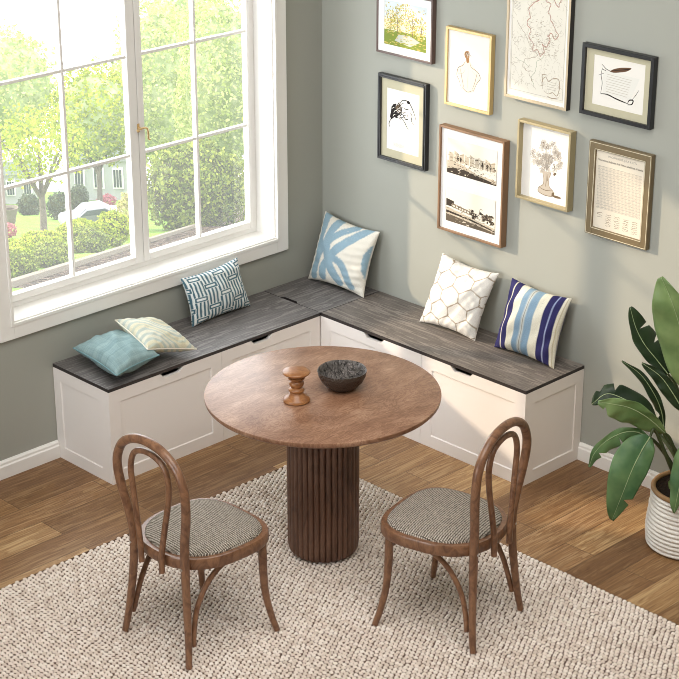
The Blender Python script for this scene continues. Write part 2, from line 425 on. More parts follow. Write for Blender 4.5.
# ------------------------------------------------------------------ table
TX, TY, TZ, TR = 1.479, -1.428, .72, .469
tb = tag(empty('round_table', (TX, TY, RUGZ)), 'round walnut dining table on a thick fluted pedestal standing on the rug', 'table')
b = MB(); z1 = TZ - RUGZ
b.lathe([(TR - .022, z1 - .026), (TR - .008, z1 - .023), (TR - .0015, z1 - .016), (TR, z1 - .004), (TR - .0008, z1 - .001), (TR - .0035, z1)], 128)
b.build('tabletop', M['table'], tb, smooth=True, angle=50)
nfl = 36
def flute(a, z):
    s = abs(math.sin(a * nfl / 2)); return .93 + .07 * s ** .55
b = MB(); R = .146; zt = z1 - .0262
prof = [(R * .80, 0), (R * .88, .004), (R * .95, .013), (R * .985, .026), (R, .045)] + [(R, .045 + (zt - .045) * k / 6) for k in range(1, 7)]
b.lathe(prof, nfl * 10, mod=flute); b.build('fluted_pedestal', M['pedestal'], tb, smooth=True, angle=60)

# bowl and turned wooden ornament
bw = tag(empty('bowl', (1.507, -1.348, TZ)), 'dark hammered metal bowl on the round table', 'bowl')
M['bowl'] = mat('dark_bronze_outside', (82, 72, 64), .45, .5, .6)
v = coords(M['bowl']); n = nd(M['bowl'], 'ShaderNodeTexVoronoi'); n.inputs['Scale'].default_value = 130; ln(M['bowl'], v, n.inputs['Vector']); bump(M['bowl'], n.outputs['Distance'], .7, .004)
M['bowl_in'] = mat('crinkled_pewter_inside', (120, 114, 110), .33, .6, .75)
v = coords(M['bowl_in'], (1, 2.2, 1)); h = noise(M['bowl_in'], v, 26, 3, .6, 2.5); base(M['bowl_in'], ramp(M['bowl_in'], h, [(.35, (44, 41, 40)), (.55, (140, 134, 130)), (.7, (84, 79, 76))])); bump(M['bowl_in'], h, 1, .012)
wob = lambda a, z: 1 + .012 * math.sin(5 * a) * z / .08
b = MB(); b.lathe([(.030, 0), (.045, .002), (.064, .014), (.083, .036), (.094, .058), (.0985, .079), (.0975, .0815)], 56, mod=wob, cap=False)
b.v.append((0, 0, 0)); k = len(b.v) - 1
for i in range(56): b.f.append((i, (i + 1) % 56, k)); b.m.append(0)
b.build('outside', M['bowl'], bw, smooth=True, angle=80)
b = MB(); b.lathe([(.0975, .0815), (.094, .080), (.090, .060), (.078, .038), (.058, .018), (.03, .009), (.004, .007)], 56, mod=wob, cap=False)
b.build('inside', M['bowl_in'], bw, smooth=True, angle=80)
st = tag(empty('wooden_stand', (1.468, -1.560, TZ)), 'small turned honey-coloured wooden stand beside the bowl on the table', 'ornament')
M['honey'] = wood('honey_wood', [(.25, (118, 74, 42)), (.5, (156, 104, 62)), (.75, (182, 134, 88))], (6, 6, 20), 4, .3, 1.2, .03)
prof = [(.044, 0), (.053, .004), (.0535, .010), (.048, .016), (.036, .024), (.028, .034), (.025, .040), (.031, .046), (.032, .051), (.027, .056), (.022, .060), (.026, .066), (.030, .074), (.029, .082), (.022, .089), (.024, .093), (.033, .097), (.034, .102), (.027, .106)]
b = MB(); b.lathe(prof, 48); b.build('turned_column', M['honey'], st, smooth=True, angle=60)
b = MB(); b.lathe([(.025, .1062), (.040, .112), (.051, .118), (.055, .123), (.054, .127), (.048, .130), (.028, .1325), (.006, .133)], 48); b.build('top_plate', M['honey'], st, smooth=True, angle=60)

# ------------------------------------------------------------------ chairs (local frame: sitter faces +y)
def seat_outline(sc=1.0, n=72):
    out = []
    for i in range(n):
        a = 2 * PI * i / n; c, s = math.cos(a), math.sin(a)
        p = 3.2 if s > 0 else 2.35                       # squarer front, rounder back
        r = (abs(c) ** p + abs(s) ** p) ** (-1 / p)
        wx = .217 + (.009 if s > 0 else .006) * s
        out.append((wx * r * c * sc, .020 + .222 * r * s * sc))
    return out
def make_chair():
    ch = empty('bentwood_chair'); SZ = .416
    # hoop: rear legs and outer back are one bent piece
    half = [(.186, -.211, 0, .0125), (.174, -.198, .09, .0138), (.154, -.184, .26, .0158), (.146, -.179, .41, .0172), (.159, -.186, .51, .0172), (.182, -.196, .61, .0172), (.1905, -.204, .69, .0172), (.182, -.206, .745, .0172), (.146, -.208, .803, .0172), (.08, -.209, .842, .0172)]
    pts = [(-x, y, z) for x, y, z, r in half] + [(0, -.210, .855)] + [(x, y, z) for x, y, z, r in reversed(half)]
    rad = [r for *_, r in half] + [.0172] + [r for *_, r in reversed(half)]
    P = smooth_path([p + (r,) for p, r in zip(pts, rad)], 6)
    b = MB(); b.tube([p[:3] for p in P], [p[3] for p in P], 14, up=(0, 1, 0)); b.build('back_hoop', M['chair'], ch, smooth=True, angle=80)
    ih = [(.058, -.2155, .352), (.062, -.2155, .43), (.082, -.211, .55), (.099, -.208, .64), (.106, -.208, .725), (.076, -.2085, .79)]
    pts = [(-x, y, z) for x, y, z in ih] + [(0, -.209, .812)] + list(reversed(ih))
    b = MB(); b.tube(smooth_path(pts, 6), .0115, 12, up=(0, 1, 0)); b.build('inner_hoop', M['chair'], ch, smooth=True, angle=80)
    # seat ring
    b = MB(); n = 72
    rings = [(seat_outline(.90), SZ - .044), (seat_outline(.985), SZ - .044), (seat_outline(1.0), SZ - .038), (seat_outline(1.0), SZ - .008), (seat_outline(.985), SZ), (seat_outline(.89), SZ), (seat_outline(.89), SZ - .044)]
    vs = [(x, y, z) for o, z in rings for x, y in o]; k = len(rings)
    fs = [(j * n + i, j * n + (i + 1) % n, ((j + 1) % k) * n + (i + 1) % n, ((j + 1) % k) * n + i) for j in range(k) for i in range(n)]
    b.add(vs, fs); b.build('seat_frame', M['chair'], ch, smooth=True, angle=50)
    b = MB()
    rings = [(.892, SZ - .012), (.90, SZ + .003), (.885, SZ + .010), (.80, SZ + .016), (.6, SZ + .023), (.3, SZ + .026), (.05, SZ + .027)]
    vs = [(x, y, z) for s, z in rings for x, y in seat_outline(s)]; k = len(rings)
    fs = [(j * n + i, j * n + (i + 1) % n, (j + 1) * n + (i + 1) % n, (j + 1) * n + i) for j in range(k - 1) for i in range(n)]
    fs.append(tuple((k - 1) * n + i for i in range(n))); fs.append(tuple(range(n - 1, -1, -1)))
    b.add(vs, fs); b.build('seat_pad', M['weave'], ch, smooth=True, angle=60)['label'] = 'woven grey-beige seat pad'
    for s in (-1, 1):
        b = MB()
        p = [(s * .184, .160, .373, .0165), (s * .185, .161, .31, .0165), (s * .186, .163, .24, .0155), (s * .190, .170, .15, .014), (s * .203, .186, .06, .0128), (s * .217, .200, 0, .0118)]
        q = smooth_path(p, 6); b.tube([x[:3] for x in q], [x[3] for x in q], 14); b.build('front_leg', M['chair'], ch, smooth=True, angle=80)
        b = MB()
        p = [(s * .176, -.176, .075), (s * .166, -.163, .14), (s * .160, -.138, .22), (s * .162, -.09, .30), (s * .172, -.035, .352), (s * .182, .01, .3735)]
        b.tube(smooth_path(p, 6), .0105, 10); b.build('brace', M['chair'], ch, smooth=True, angle=80)
        b = MB()
        b.tube(smooth_path([(s * .170, .156, .338), (s * .10, .136, .352), (s * .02, .128, .356)], 6), .0085, 10, up=(0, 0, 1))
        b.tube([(s * .10, .136, .352), (s * .11, .16, .374)], .006, 8)
        b.build('front_bracket', M['chair'], ch, smooth=True, angle=80)
        b = MB(); b.lathe([(.0045, 0), (.0045, .002), (.002, .0028)], 12); ob = b.build('screw', M['screw'], ch, smooth=True)
        ob.location = (s * .146, -.1955, .388); ob.rotation_euler = (PI / 2, 0, 0)
    return ch
c1 = make_chair(); c2 = copy_tree(c1)
c1.location = (1.592, -2.19, RUGZ); c1.rotation_euler = (0, 0, 0)
tag(c1, 'dark bentwood chair with woven seat pad, facing the window-side half of the table', 'chair', 'bentwood chairs at the table')
c2.location = (2.19, -1.444, RUGZ); c2.rotation_euler = (0, 0, math.radians(102.2))
tag(c2, 'dark bentwood chair with woven seat pad, nearer the potted plant', 'chair', 'bentwood chairs at the table')
c1['label'] = 'dark bentwood chair with woven seat pad, farther from the potted plant'

# ------------------------------------------------------------------ cushions
def mixc(a, b, t): return a + (b - a) * t[..., None]
def c3(c): return np.array(lin(c)[:3])
def sst(e0, e1, x):
    t = np.clip((x - e0) / (e1 - e0), 0, 1); return t * t * (3 - 2 * t)
def pat_brush(u, v):
    O = np.array([336., 336.]); A = np.array([[169, 46], [61, -191]]); Ai = np.linalg.inv(A)
    S = [([(205, 95), (198, 180), (190, 270), (175, 350), (140, 470)], 23), ([(290, 150), (250, 240), (240, 330), (262, 420), (300, 520)], 25),
         ([(465, 205), (380, 270), (300, 330), (225, 405), (205, 480)], 24), ([(395, 190), (310, 232), (240, 290), (175, 350), (140, 430)], 19),
         ([(200, 275), (250, 350), (330, 410), (365, 545)], 20), ([(525, 290), (475, 360), (455, 420), (462, 530)], 18)]
    f = np.zeros_like(u)
    for pts, w in S:
        uv = [Ai @ (np.array(p) + [42, -18] - O) for p in smooth_path(pts, 6)]
        d = np.full_like(u, 9)
        for a, b in zip(uv[:-1], uv[1:]):
            ab = b - a; t = np.clip(((u - a[0]) * ab[0] + (v - a[1]) * ab[1]) / (ab @ ab), 0, 1)
            d = np.minimum(d, np.hypot(u - a[0] - t * ab[0], v - a[1] - t * ab[1]))
        d = d + .012 * np.sin(u * 60) * np.sin(v * 47); w = w / 180
        f = np.maximum(f, 1 - sst(w - .025, w + .025, d))
    return mixc(c3((238, 233, 220)), c3((150, 177, 192)), f)
def pat_hex(u, v):
    u2, v2 = u * .98 + v * .12, v * 1.0 - u * .10
    sx, sy = .60, .58; best = np.full_like(u, 9); sec = np.full_like(u, 9)
    for j in range(-4, 5):
        for i in range(-4, 5):
            d = np.hypot((u2 - (i + .5 * (j % 2)) * sx) / sx, (v2 - j * sy * .75) / sy * 1.02)
            sec = np.minimum(sec, np.maximum(d, best)); best = np.minimum(best, d)
    e = sec - best; w = .045 + .028 * np.sin(v2 * 2 * PI / (sy * .75)) * np.sin(u2 * 2 * PI / sx) 
    f = 1 - sst(w * .6, w * 1.5, e)
    return mixc(c3((240, 236, 228)), c3((164, 149, 128)), f)
def pat_stripe(u, v):
    s = (u + 1) / 2; navy, cream, blue, pale, blk = c3((54, 52, 98)), c3((234, 229, 210)), c3((138, 166, 188)), c3((160, 170, 205)), c3((50, 50, 60))
    C = np.empty(u.shape + (3,)); C[:] = cream
    for a, b, c in ((0, .245, navy), (.13, .145, cream), (.36, .61, blue), (.445, .452, cream), (.462, .485, cream), (.47, .476, blk), (.495, .502, cream), (.735, .935, navy), (.83, .848, pale), (.968, .978, c3((196, 184, 150)))):
        m = sst(a - .006, a + .006, s) * (1 - sst(b - .006, b + .006, s)); C = mixc(C, np.broadcast_to(c, C.shape), m)
    return C
def pat_maze(u, v):
    px, py = .80, .42; best = np.full_like(u, 9)
    for j in range(-6, 7):
        for i in range(-3, 4):
            cx, cy = (i + (j % 2) * .5) * px + .1, j * py
            best = np.minimum(best, np.maximum(np.abs(u - cx) - .125, (np.abs(v - cy) - .028)))
    ring = sst(-.35, .35, np.cos(2 * PI * (best + .015) / .105)); bars = sst(-.35, .35, np.cos(2 * PI * (u - .1) / (.80 / 7)))
    f = np.where(best < .085, ring, bars)
    return mixc(c3((78, 112, 126)), c3((236, 240, 238)), f)
def pat_ogee(u, v):
    a = np.abs(((v * 1.15 + .55 * np.sin(u * 2.6 + .4)) * 1.0 + 10) % 1.2 - .6)
    f = .5 + .5 * np.cos(a * 2 * PI / .30)
    C = mixc(c3((214, 211, 192)), c3((174, 186, 180)), .85 * sst(.3, .8, f))
    g = .5 + .5 * np.cos(a * 2 * PI / .6 + 1.2)
    return mixc(C, np.broadcast_to(c3((206, 194, 152)), C.shape), .4 * sst(.55, .95, g))
def pat_linen(u, v):
    r = np.random.default_rng(3); k = r.normal(0, 1, 400); q = r.normal(0, 1, 60)
    s = np.interp((u + 1) / 2 * 399, np.arange(400), k) * .5 + np.interp((u + 1) / 2 * 59, np.arange(60), q) * .5
    s2 = np.interp((v + 1) / 2 * 399, np.arange(400), k[::-1]) * .5
    return mixc(c3((100, 130, 134)), c3((164, 186, 186)), np.clip(.5 + .18 * s + .14 * s2, 0, 1))
def cushion(corners, T, pattern, label, rest, n=120, pinch=.10, seed=0, sag=0, group='cushions on the corner bench', backT=None, trim=None, wall=None):
    """corners BL, BR, TR, TL of the middle plane; T half thickness"""
    r = np.random.default_rng(seed); BLc, BRc, TRc, TLc = [np.array(c, float) for c in corners]
    g = np.linspace(-1, 1, n); g = np.sign(g) * (1 - (1 - np.abs(g)) ** 1.25)
    U, V = np.meshgrid(g, g)
    pu = U * (1 - pinch * (1 - V ** 2) * np.abs(U) ** 2); pv = V * (1 - pinch * (1 - U ** 2) * np.abs(V) ** 2)
    a, b = (pu + 1) / 2, (pv + 1) / 2
    P = ((1 - a) * (1 - b))[..., None] * BLc + (a * (1 - b))[..., None] * BRc + (a * b)[..., None] * TRc + ((1 - a) * b)[..., None] * TLc
    N = np.cross(BRc - BLc + TRc - TLc, TLc - BLc + TRc - BRc); N /= np.linalg.norm(N)
    prof = ((1 - U ** 2) * (1 - V ** 2)); t = T * (prof ** .46)
    w = np.zeros_like(U)
    for _ in range(9):
        k = r.normal(0, 5.0, 2); w += np.sin(U * k[0] + V * k[1] + r.uniform(0, 6)) / 9
    edge = 1 - np.maximum(np.abs(U), np.abs(V))
    w2 = np.zeros_like(U)
    for _ in range(8):
        k = r.normal(0, 14.0, 2); w2 += np.sin(U * k[0] + V * k[1] + r.uniform(0, 6)) / 8
    t = t + T * .30 * w * prof ** .5 + T * .26 * w2 * prof ** .35 * np.exp(-edge * 2.5)
    F = P + N * t[..., None]; Bk = P - N * (t * (backT if backT else 1))[..., None]
    if sag: F[..., 2] -= sag * prof; Bk[..., 2] -= sag * prof
    V3 = np.concatenate([F.reshape(-1, 3), Bk.reshape(-1, 3)])
    dz = rest - V3[:, 2].min() if rest is not None else 0
    V3[:, 2] += dz
    if wall == 'y': V3[:, 1] += min(0, -.004 - V3[:, 1].max())
    if wall == 'x': V3[:, 0] += max(0, .004 - V3[:, 0].min())
    if wall == 'xy': V3[:, 1] += min(0, -.004 - V3[:, 1].max()); V3[:, 0] += max(0, .004 - V3[:, 0].min())
    org = V3.mean(0); org[2] = V3[:, 2].min()
    idx = np.arange(n * n).reshape(n, n); fq = np.stack([idx[:-1, :-1], idx[:-1, 1:], idx[1:, 1:], idx[1:, :-1]], -1).reshape(-1, 4)
    bq = fq[:, ::-1] + n * n
    rim = np.concatenate([idx[0, :], idx[1:, -1], idx[-1, -2::-1], idx[-2:0:-1, 0]])
    me = bpy.data.meshes.new('cushion')
    r2 = np.roll(rim, -1); sq = np.stack([r2, rim, rim + n * n, r2 + n * n], -1)
    faces = np.concatenate([fq, bq, sq])
    me.from_pydata((V3 - org).tolist(), [], faces.tolist())
    bm = bmesh.new(); bm.from_mesh(me); bmesh.ops.remove_doubles(bm, verts=bm.verts, dist=1e-6); bm.to_mesh(me); bm.free()
    # pattern lookup per vertex
    co = np.empty(len(me.vertices) * 3); me.vertices.foreach_get('co', co); co = co.reshape(-1, 3)
    key = {tuple(np.round(p, 5)): i for i, p in enumerate(V3 - org)}
    src = np.array([key.get(tuple(np.round(p, 5)), 0) for p in co])
    Cc = pattern(U, V).reshape(-1, 3); Cb = pattern(-U, V).reshape(-1, 3); allc = np.concatenate([Cc, Cb])[src]
    at = me.color_attributes.new('Pattern', 'FLOAT_COLOR', 'POINT')
    at.data.foreach_set('color', np.concatenate([allc, np.ones((len(allc), 1))], 1).ravel())
    me.materials.append(M['cloth']); me.polygons.foreach_set('use_smooth', [True] * len(me.polygons))
    o = bpy.data.objects.new('cushion', me); COL.objects.link(o); o.location = org
    tag(o, label, 'cushion', group)
    if trim:   # welted seam
        R3 = (F.reshape(-1, 3)[rim][::3] + [0, 0, dz]); 
        d = V3.reshape(2, -1, 3)[0][rim][::3] - org
        b = MB(); b.tube(d.tolist(), .0032, 6, closed=True); s = b.build('piping', trim, o, smooth=True, angle=80)
    return o
S = BH + .001
M['cream_trim'] = mat('cream_piping', (226, 220, 206), .9, .1)
M['blue_trim'] = mat('blue_piping', (120, 156, 162), .9, .1)
cushion([(.035, -.136, .475), (.415, -.125, .475), (.434, -.035, .797), (.058, -.035, .812)], .070, pat_brush, 'cream square cushion with crossing pale blue brush strokes, leaning in the room corner', S, seed=1, backT=.6, wall='xy')
cushion([(.813, -.155, .475), (1.152, -.145, .475), (1.194, -.04, .79), (.847, -.04, .80)], .070, pat_hex, 'white square cushion with beige honeycomb lines leaning on the picture wall', S, seed=2, backT=.6, wall='y')
cushion([(1.259, -.135, .475), (1.609, -.135, .475), (1.616, -.04, .787), (1.271, -.04, .792)], .068, pat_stripe, 'square cushion with navy, cream and light blue vertical stripes', S, seed=4, backT=.6, wall='y')
cushion([(.118, -.962, .475), (.105, -.582, .475), (.05, -.612, .715), (.05, -.965, .70)], .056, pat_maze, 'oblong teal cushion with white interlocking maze pattern under the window', S, seed=5, backT=.7, wall='x')
cushion([(.062, -1.600, .50), (.436, -1.650, .50), (.40, -1.385, .505), (.05, -1.33, .505)], .062, pat_linen, 'plain blue-green linen cushion lying flat at the free end of the bench', S, seed=6, pinch=.08, trim=M['blue_trim'])
cushion([(.372, -1.425, .565), (.392, -1.165, .495), (.155, -1.19, .57), (.080, -1.375, .605)], .052, pat_ogee, 'cream cushion with pale blue and yellow wave pattern resting on the plain blue one', None, seed=7, pinch=.05, trim=M['cream_trim'])

# ------------------------------------------------------------------ pictures
M['ink'] = mat('black_ink', (44, 40, 38), .9, .1); M['grey_ink'] = mat('grey_pencil', (150, 144, 136), .9, .1)
M['sepia'] = mat('sepia_ink', (112, 96, 78), .9, .1); M['pale_ink'] = mat('pale_wash', (184, 174, 160), .9, .1)
M['rose_ink'] = mat('rose_outline', (184, 142, 130), .9, .1); M['green_ink'] = mat('green_outline', (140, 150, 118), .9, .1)
M['paper'] = mat('white_paper', (232, 228, 220), .85, .2); M['old_paper'] = mat('aged_paper', (222, 212, 194), .85, .2)
M['map_paper'] = mat('map_paper', (226, 221, 208), .85, .2); M['mat_white'] = mat('white_mount', (234, 232, 228), .85, .2); M['mat_grey'] = mat('putty_mount', (188, 182, 156), .85, .2)
FRM = {'plum': mat('dark_plum_wood_frame', (92, 72, 66), .4), 'gold': mat('pale_gold_frame', (206, 178, 124), .36, .5, .35), 'champ': mat('champagne_wood_frame', (196, 178, 148), .4, .5, .1),
       'black': mat('black_frame', (34, 34, 36), .35), 'brown': mat('walnut_frame', (136, 104, 76), .45), 'olive': mat('antique_gold_frame', (172, 158, 122), .4, .5, .2), 'bronze': mat('bronze_olive_frame', (122, 106, 78), .42, .5, .15)}
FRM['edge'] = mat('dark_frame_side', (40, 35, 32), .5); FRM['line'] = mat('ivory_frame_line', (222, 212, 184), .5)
class Art:
    """flat marks on a sheet: u to the right, v up, both 0..1"""
    def __init__(s, x0, x1, z0, z1, y): s.r = (x0, x1, z0, z1); s.y = y; s.b = MB(); s.mats = []; s.k = 0
    def P(s, u, v, dy=0): return (s.r[0] + u * (s.r[1] - s.r[0]), s.y - dy, s.r[2] + v * (s.r[3] - s.r[2]))
    def mi(s, m):
        if m not in s.mats: s.mats.append(m)
        s.b.mi = s.mats.index(m); s.k += 1; return 2e-6 * (s.k % 200) + 1e-4
    def poly(s, pts, m):
        d = s.mi(m); s.b.add([s.P(u, v, d) for u, v in pts], [tuple(range(len(pts)))])
    def blob(s, u, v, ru, rv, m, n=10, jag=.25, rot=0):
        pts = []
        for i in range(n):
            a = 2 * PI * i / n; k = 1 + random.uniform(-jag, jag); x, y = ru * k * math.cos(a), rv * k * math.sin(a)
            pts.append((u + x * math.cos(rot) - y * math.sin(rot), v + x * math.sin(rot) + y * math.cos(rot)))
        s.poly(pts, m)
    def line(s, pts, w, m, n=5, taper=True, sm=True):
        if sm and len(pts) > 2: pts = [tuple(p) for p in smooth_path(pts, n)]
        sx, sz = s.r[1] - s.r[0], s.r[3] - s.r[2]; d = s.mi(m); L = []; N = len(pts)
        for i, p in enumerate(pts):
            q0, q1 = pts[max(i - 1, 0)], pts[min(i + 1, N - 1)]
            tx, tz = (q1[0] - q0[0]) * sx, (q1[1] - q0[1]) * sz; l = math.hypot(tx, tz) or 1
            h = w / 2 * (1 if not taper else .35 + .65 * math.sin(PI * (i + .5) / N)); nx, nz = -tz / l * h / sx, tx / l * h / sz
            L += [s.P(p[0] + nx, p[1] + nz, d), s.P(p[0] - nx, p[1] - nz, d)]
        s.b.add(L, [(2 * i, 2 * i + 1, 2 * i + 3, 2 * i + 2) for i in range(N - 1)])
    def done(s, name, parent):
        o = parent; off = Vector(parent.matrix_basis.translation)
        while o.parent: o = o.parent; off = off + Vector(o.location)
        s.b.v = [tuple(Vector(p) - off) for p in s.b.v]; return s.b.build(name, s.mats, parent)
def picture(x0, x1, z0, z1, d, fm, fw, label, mount=None, mw=(0, 0, 0, 0), paper=None, recess=.010, sheet_in=None, style=None):
    """frame on the wall y=0; mw left,right,bottom,top margins of the mount; returns frame root, sheet rect and its y"""
    cx, cz = (x0 + x1) / 2, (z0 + z1) / 2
    root = tag(empty('picture_frame', (cx, 0, cz)), label, 'picture', 'framed pictures on the wall')
    W = lambda x, y, z: (x - cx, y, z - cz)
    def bx(b, a, c, y0, y1, e, f): b.box(a - cx, c - cx, y0, y1, e - cz, f - cz)
    b = MB(); bk = -.002
    bx(b, x0, x0 + fw, -d, bk, z0, z1); bx(b, x1 - fw, x1, -d, bk, z0, z1); bx(b, x0 + fw, x1 - fw, -d, bk, z0, z0 + fw); bx(b, x0 + fw, x1 - fw, -d, bk, z1 - fw, z1)
    ms = [fm]
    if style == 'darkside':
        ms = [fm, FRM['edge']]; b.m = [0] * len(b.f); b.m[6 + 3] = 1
    b.build('frame', ms, root, bevel=.0016)
    if style == 'lined':
        b = MB()
        for i0 in (.004, fw - .005):
            a, c, e, f = x0 + i0, x1 - i0, z0 + i0, z1 - i0; t = .0022
            bx(b, a, a + t, -d - .001, -d + .001, e, f); bx(b, c - t, c, -d - .001, -d + .001, e, f); bx(b, a, c, -d - .001, -d + .001, e, e + t); bx(b, a, c, -d - .001, -d + .001, f - t, f)
        b.build('inlay_line', FRM['line'], root)
    if style == 'stepped':
        b = MB(); i0 = fw * .45
        a, c, e, f = x0 + i0, x1 - i0, z0 + i0, z1 - i0; t = fw * .2
        bx(b, a, a + t, -d - .003, -d + .001, e, f); bx(b, c - t, c, -d - .003, -d + .001, e, f); bx(b, a + t, c - t, -d - .003, -d + .001, e, e + t); bx(b, a + t, c - t, -d - .003, -d + .001, f - t, f)
        b.build('frame_ridge', fm, root, bevel=.001)
    y = -d + recess
    a, c, e, f = x0 + fw - .001, x1 - fw + .001, z0 + fw - .001, z1 - fw + .001
    sx0, sx1, sz0, sz1 = a + mw[0], c - mw[1], e + mw[2], f - mw[3]
    if mount:
        b = MB(); th = .0015
        bx(b, a, sx0, y - th, y, e, f); bx(b, sx1, c, y - th, y, e, f); bx(b, sx0, sx1, y - th, y, e, sz0); bx(b, sx0, sx1, y - th, y, sz1, f)
        b.build('mount', mount, root)
    b = MB(); bx(b, a, c, y, y + .002, e, f)
    sh = b.build('print', paper, root)
    return root, sh, (sx0, sx1, sz0, sz1), y

# 1 landscape painting
r_, sh, q, y = picture(.390, .741, 1.656, 1.951, .028, FRM['plum'], .010, 'small colourful landscape painting of yellow-green trees in a thin plum frame', M['mat_white'], (.038, .030, .036, .036), M['paper'], .006)
A = Art(*q, y)
PAL = [mat('paint_' + n, c, .8, .2) for n, c in (('straw', (206, 190, 110)), ('olive', (158, 158, 74)), ('leaf', (126, 140, 62)), ('ochre', (196, 168, 96)), ('sky', (206, 214, 216)), ('trunk', (112, 96, 78)), ('cream', (232, 224, 190)), ('water', (188, 190, 178)))]
A.poly([(0, 0), (1, 0), (1, 1), (0, 1)], PAL[6]); A.poly([(0, 0), (1, 0), (1, .36), (0, .34)], PAL[2]); A.poly([(0, .6), (1, .6), (1, 1), (0, 1)], PAL[4])
A.poly([(.25, .12), (.62, .05), (.85, .2), (.6, .3), (.34, .27)], PAL[7])
for u, h in ((.14, .75), (.3, .85), (.5, .97), (.66, .8), (.86, .7)):
    A.line([(u, .25), (u + .02, .45), (u - .01, h)], .004, PAL[5])
    for s in (-1, 1): A.line([(u, .45), (u + s * .06, .6), (u + s * .1, .72)], .003, PAL[5])
    for _ in range(120):
        a, k = random.uniform(0, 2 * PI), random.random() ** .5
        A.blob(u + .15 * k * math.cos(a), h - .20 + .27 * k * math.sin(a), .016, .014, random.choice((PAL[0], PAL[0], PAL[3], PAL[1], PAL[6])), 6)
for _ in range(200): A.blob(random.uniform(.02, .98), random.uniform(.32, .95), .014, .012, random.choice((PAL[0], PAL[6], PAL[3], PAL[1], PAL[6])), 6)
for _ in range(130): A.blob(random.random() * .98 + .01, random.random() ** 1.3 * .4 + .01, random.uniform(.012, .05), .010, random.choice((PAL[1], PAL[2], PAL[0], PAL[1], PAL[3])), 6)
A.done('painting', sh)
# 2 pencil back study
r_, sh, q, y = picture(.822, 1.093, 1.491, 1.848, .028, FRM['gold'], .013, 'faint pencil study of a figure with hair in a bun, in a pale gold frame', None, (0, 0, 0, 0), M['paper'], .008)
A = Art(*q, y)
wash = mat('skin_wash', (222, 211, 197), .9, .1)
A.poly([tuple(p) for p in smooth_path([(.42, .62), (.30, .53), (.23, .44), (.30, .34), (.36, .22), (.50, .19), (.63, .22), (.70, .34), (.76, .43), (.68, .52), (.53, .62), (.42, .62)], 4)], wash)
for p, w, m in (([(.42, .62), (.36, .55), (.25, .50), (.22, .40), (.28, .33), (.34, .22)], .0034, 'sepia'), ([(.52, .62), (.56, .55), (.72, .50), (.78, .42), (.70, .34), (.62, .22)], .0034, 'sepia'), ([(.30, .50), (.34, .38), (.40, .24)], .0026, 'sepia'), ([(.70, .48), (.66, .36), (.60, .25)], .0026, 'sepia'), ([(.48, .58), (.49, .45), (.48, .30), (.50, .22)], .0012, 'grey_ink'), ([(.36, .25), (.48, .20), (.62, .24)], .0026, 'sepia'), ([(.24, .42), (.36, .44), (.42, .50)], .0014, 'grey_ink'), ([(.76, .42), (.66, .46), (.58, .5)], .0014, 'grey_ink')):
    A.line(p, w, M[m])
brn = mat('brown_wash', (150, 112, 76), .9, .1)
A.blob(.455, .70, .075, .06, brn, 12, .12); A.blob(.47, .64, .04, .05, brn, 10, .1)
for _ in range(26): u = random.uniform(.39, .53); A.line([(u, .66 + random.uniform(0, .06)), (u + .02, .72 + random.uniform(-.01, .02)), (u + .05, .69)], .0015, M[random.choice(('sepia', 'sepia', 'paper'))])
A.done('drawing', sh)
M['map_line'] = mat('map_line', (162, 146, 126), .9, .1); M['map_pale'] = mat('map_fine_line', (196, 189, 174), .9, .1)
# 3 map
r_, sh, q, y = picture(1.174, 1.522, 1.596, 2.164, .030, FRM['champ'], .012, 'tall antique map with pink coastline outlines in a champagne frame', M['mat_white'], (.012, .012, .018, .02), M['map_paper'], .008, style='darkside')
A = Art(*q, y)
coast = [(.52, .98), (.44, .90), (.52, .85), (.40, .80), (.30, .74), (.34, .66), (.28, .62), (.36, .55), (.33, .50), (.42, .44), (.40, .38), (.50, .40), (.55, .36), (.62, .40), (.58, .46), (.66, .44), (.72, .50), (.66, .54), (.74, .56), (.80, .52), (.86, .56), (.78, .62), (.72, .68), (.66, .74), (.70, .80), (.60, .84), (.66, .92), (.80, .95), (.74, .86), (.84, .80), (.88, .88)]
def wig(pts, k=3, j=.012):
    out = []
    for a, b in zip(pts[:-1], pts[1:]):
        for i in range(k): t = i / k; out.append((a[0] + (b[0] - a[0]) * t + random.uniform(-j, j), a[1] + (b[1] - a[1]) * t + random.uniform(-j, j) * .7))
    return out + [pts[-1]]
A.line(wig(coast), .0036, M['rose_ink'], 3, False); A.line(wig(coast, 3, .016), .0012, M['map_line'], 3, False)
A.line(wig([(.10, .62), (.22, .54), (.30, .48), (.40, .40), (.52, .36), (.40, .32), (.28, .30), (.24, .24), (.34, .20), (.42, .12)]), .0018, M['map_line'], 3, False)
A.line(wig([(.62, .36), (.50, .30), (.48, .22), (.40, .16), (.46, .08)]), .0015, M['green_ink'], 3, False)
A.line(wig([(.08, .30), (.22, .28), (.36, .24)]), .0012, M['green_ink'], 3, False)
for i in range(330):
    u, v = random.uniform(.04, .94), random.uniform(.05, .97); A.line(wig([(u, v), (u + random.uniform(-.08, .08), v + random.uniform(-.05, .05))], 4, .012), .0011, M[random.choice(('map_line', 'map_pale', 'map_pale', 'map_pale'))], 2, False)
for i in range(140):
    u, v = random.uniform(.32, .84), random.uniform(.36, .66); A.line([(u, v), (u + random.uniform(.01, .04), v + .004)], .0016, M['map_line'], 2, False)
for k in range(6): A.line(wig([(.04, .72 + k * .012), (.16, .71 + k * .012)], 5, .004), .001, M['grey_ink'], 2, False)
A.line([(.02, .02), (.98, .02), (.98, .98), (.02, .98), (.02, .02)], .0014, M['grey_ink'], taper=False, sm=False)
for k in range(7): A.line(wig([(.06, .84 + k * .015), (.28, .84 + k * .015)], 6, .004), .0012, M['grey_ink'], 2, False)
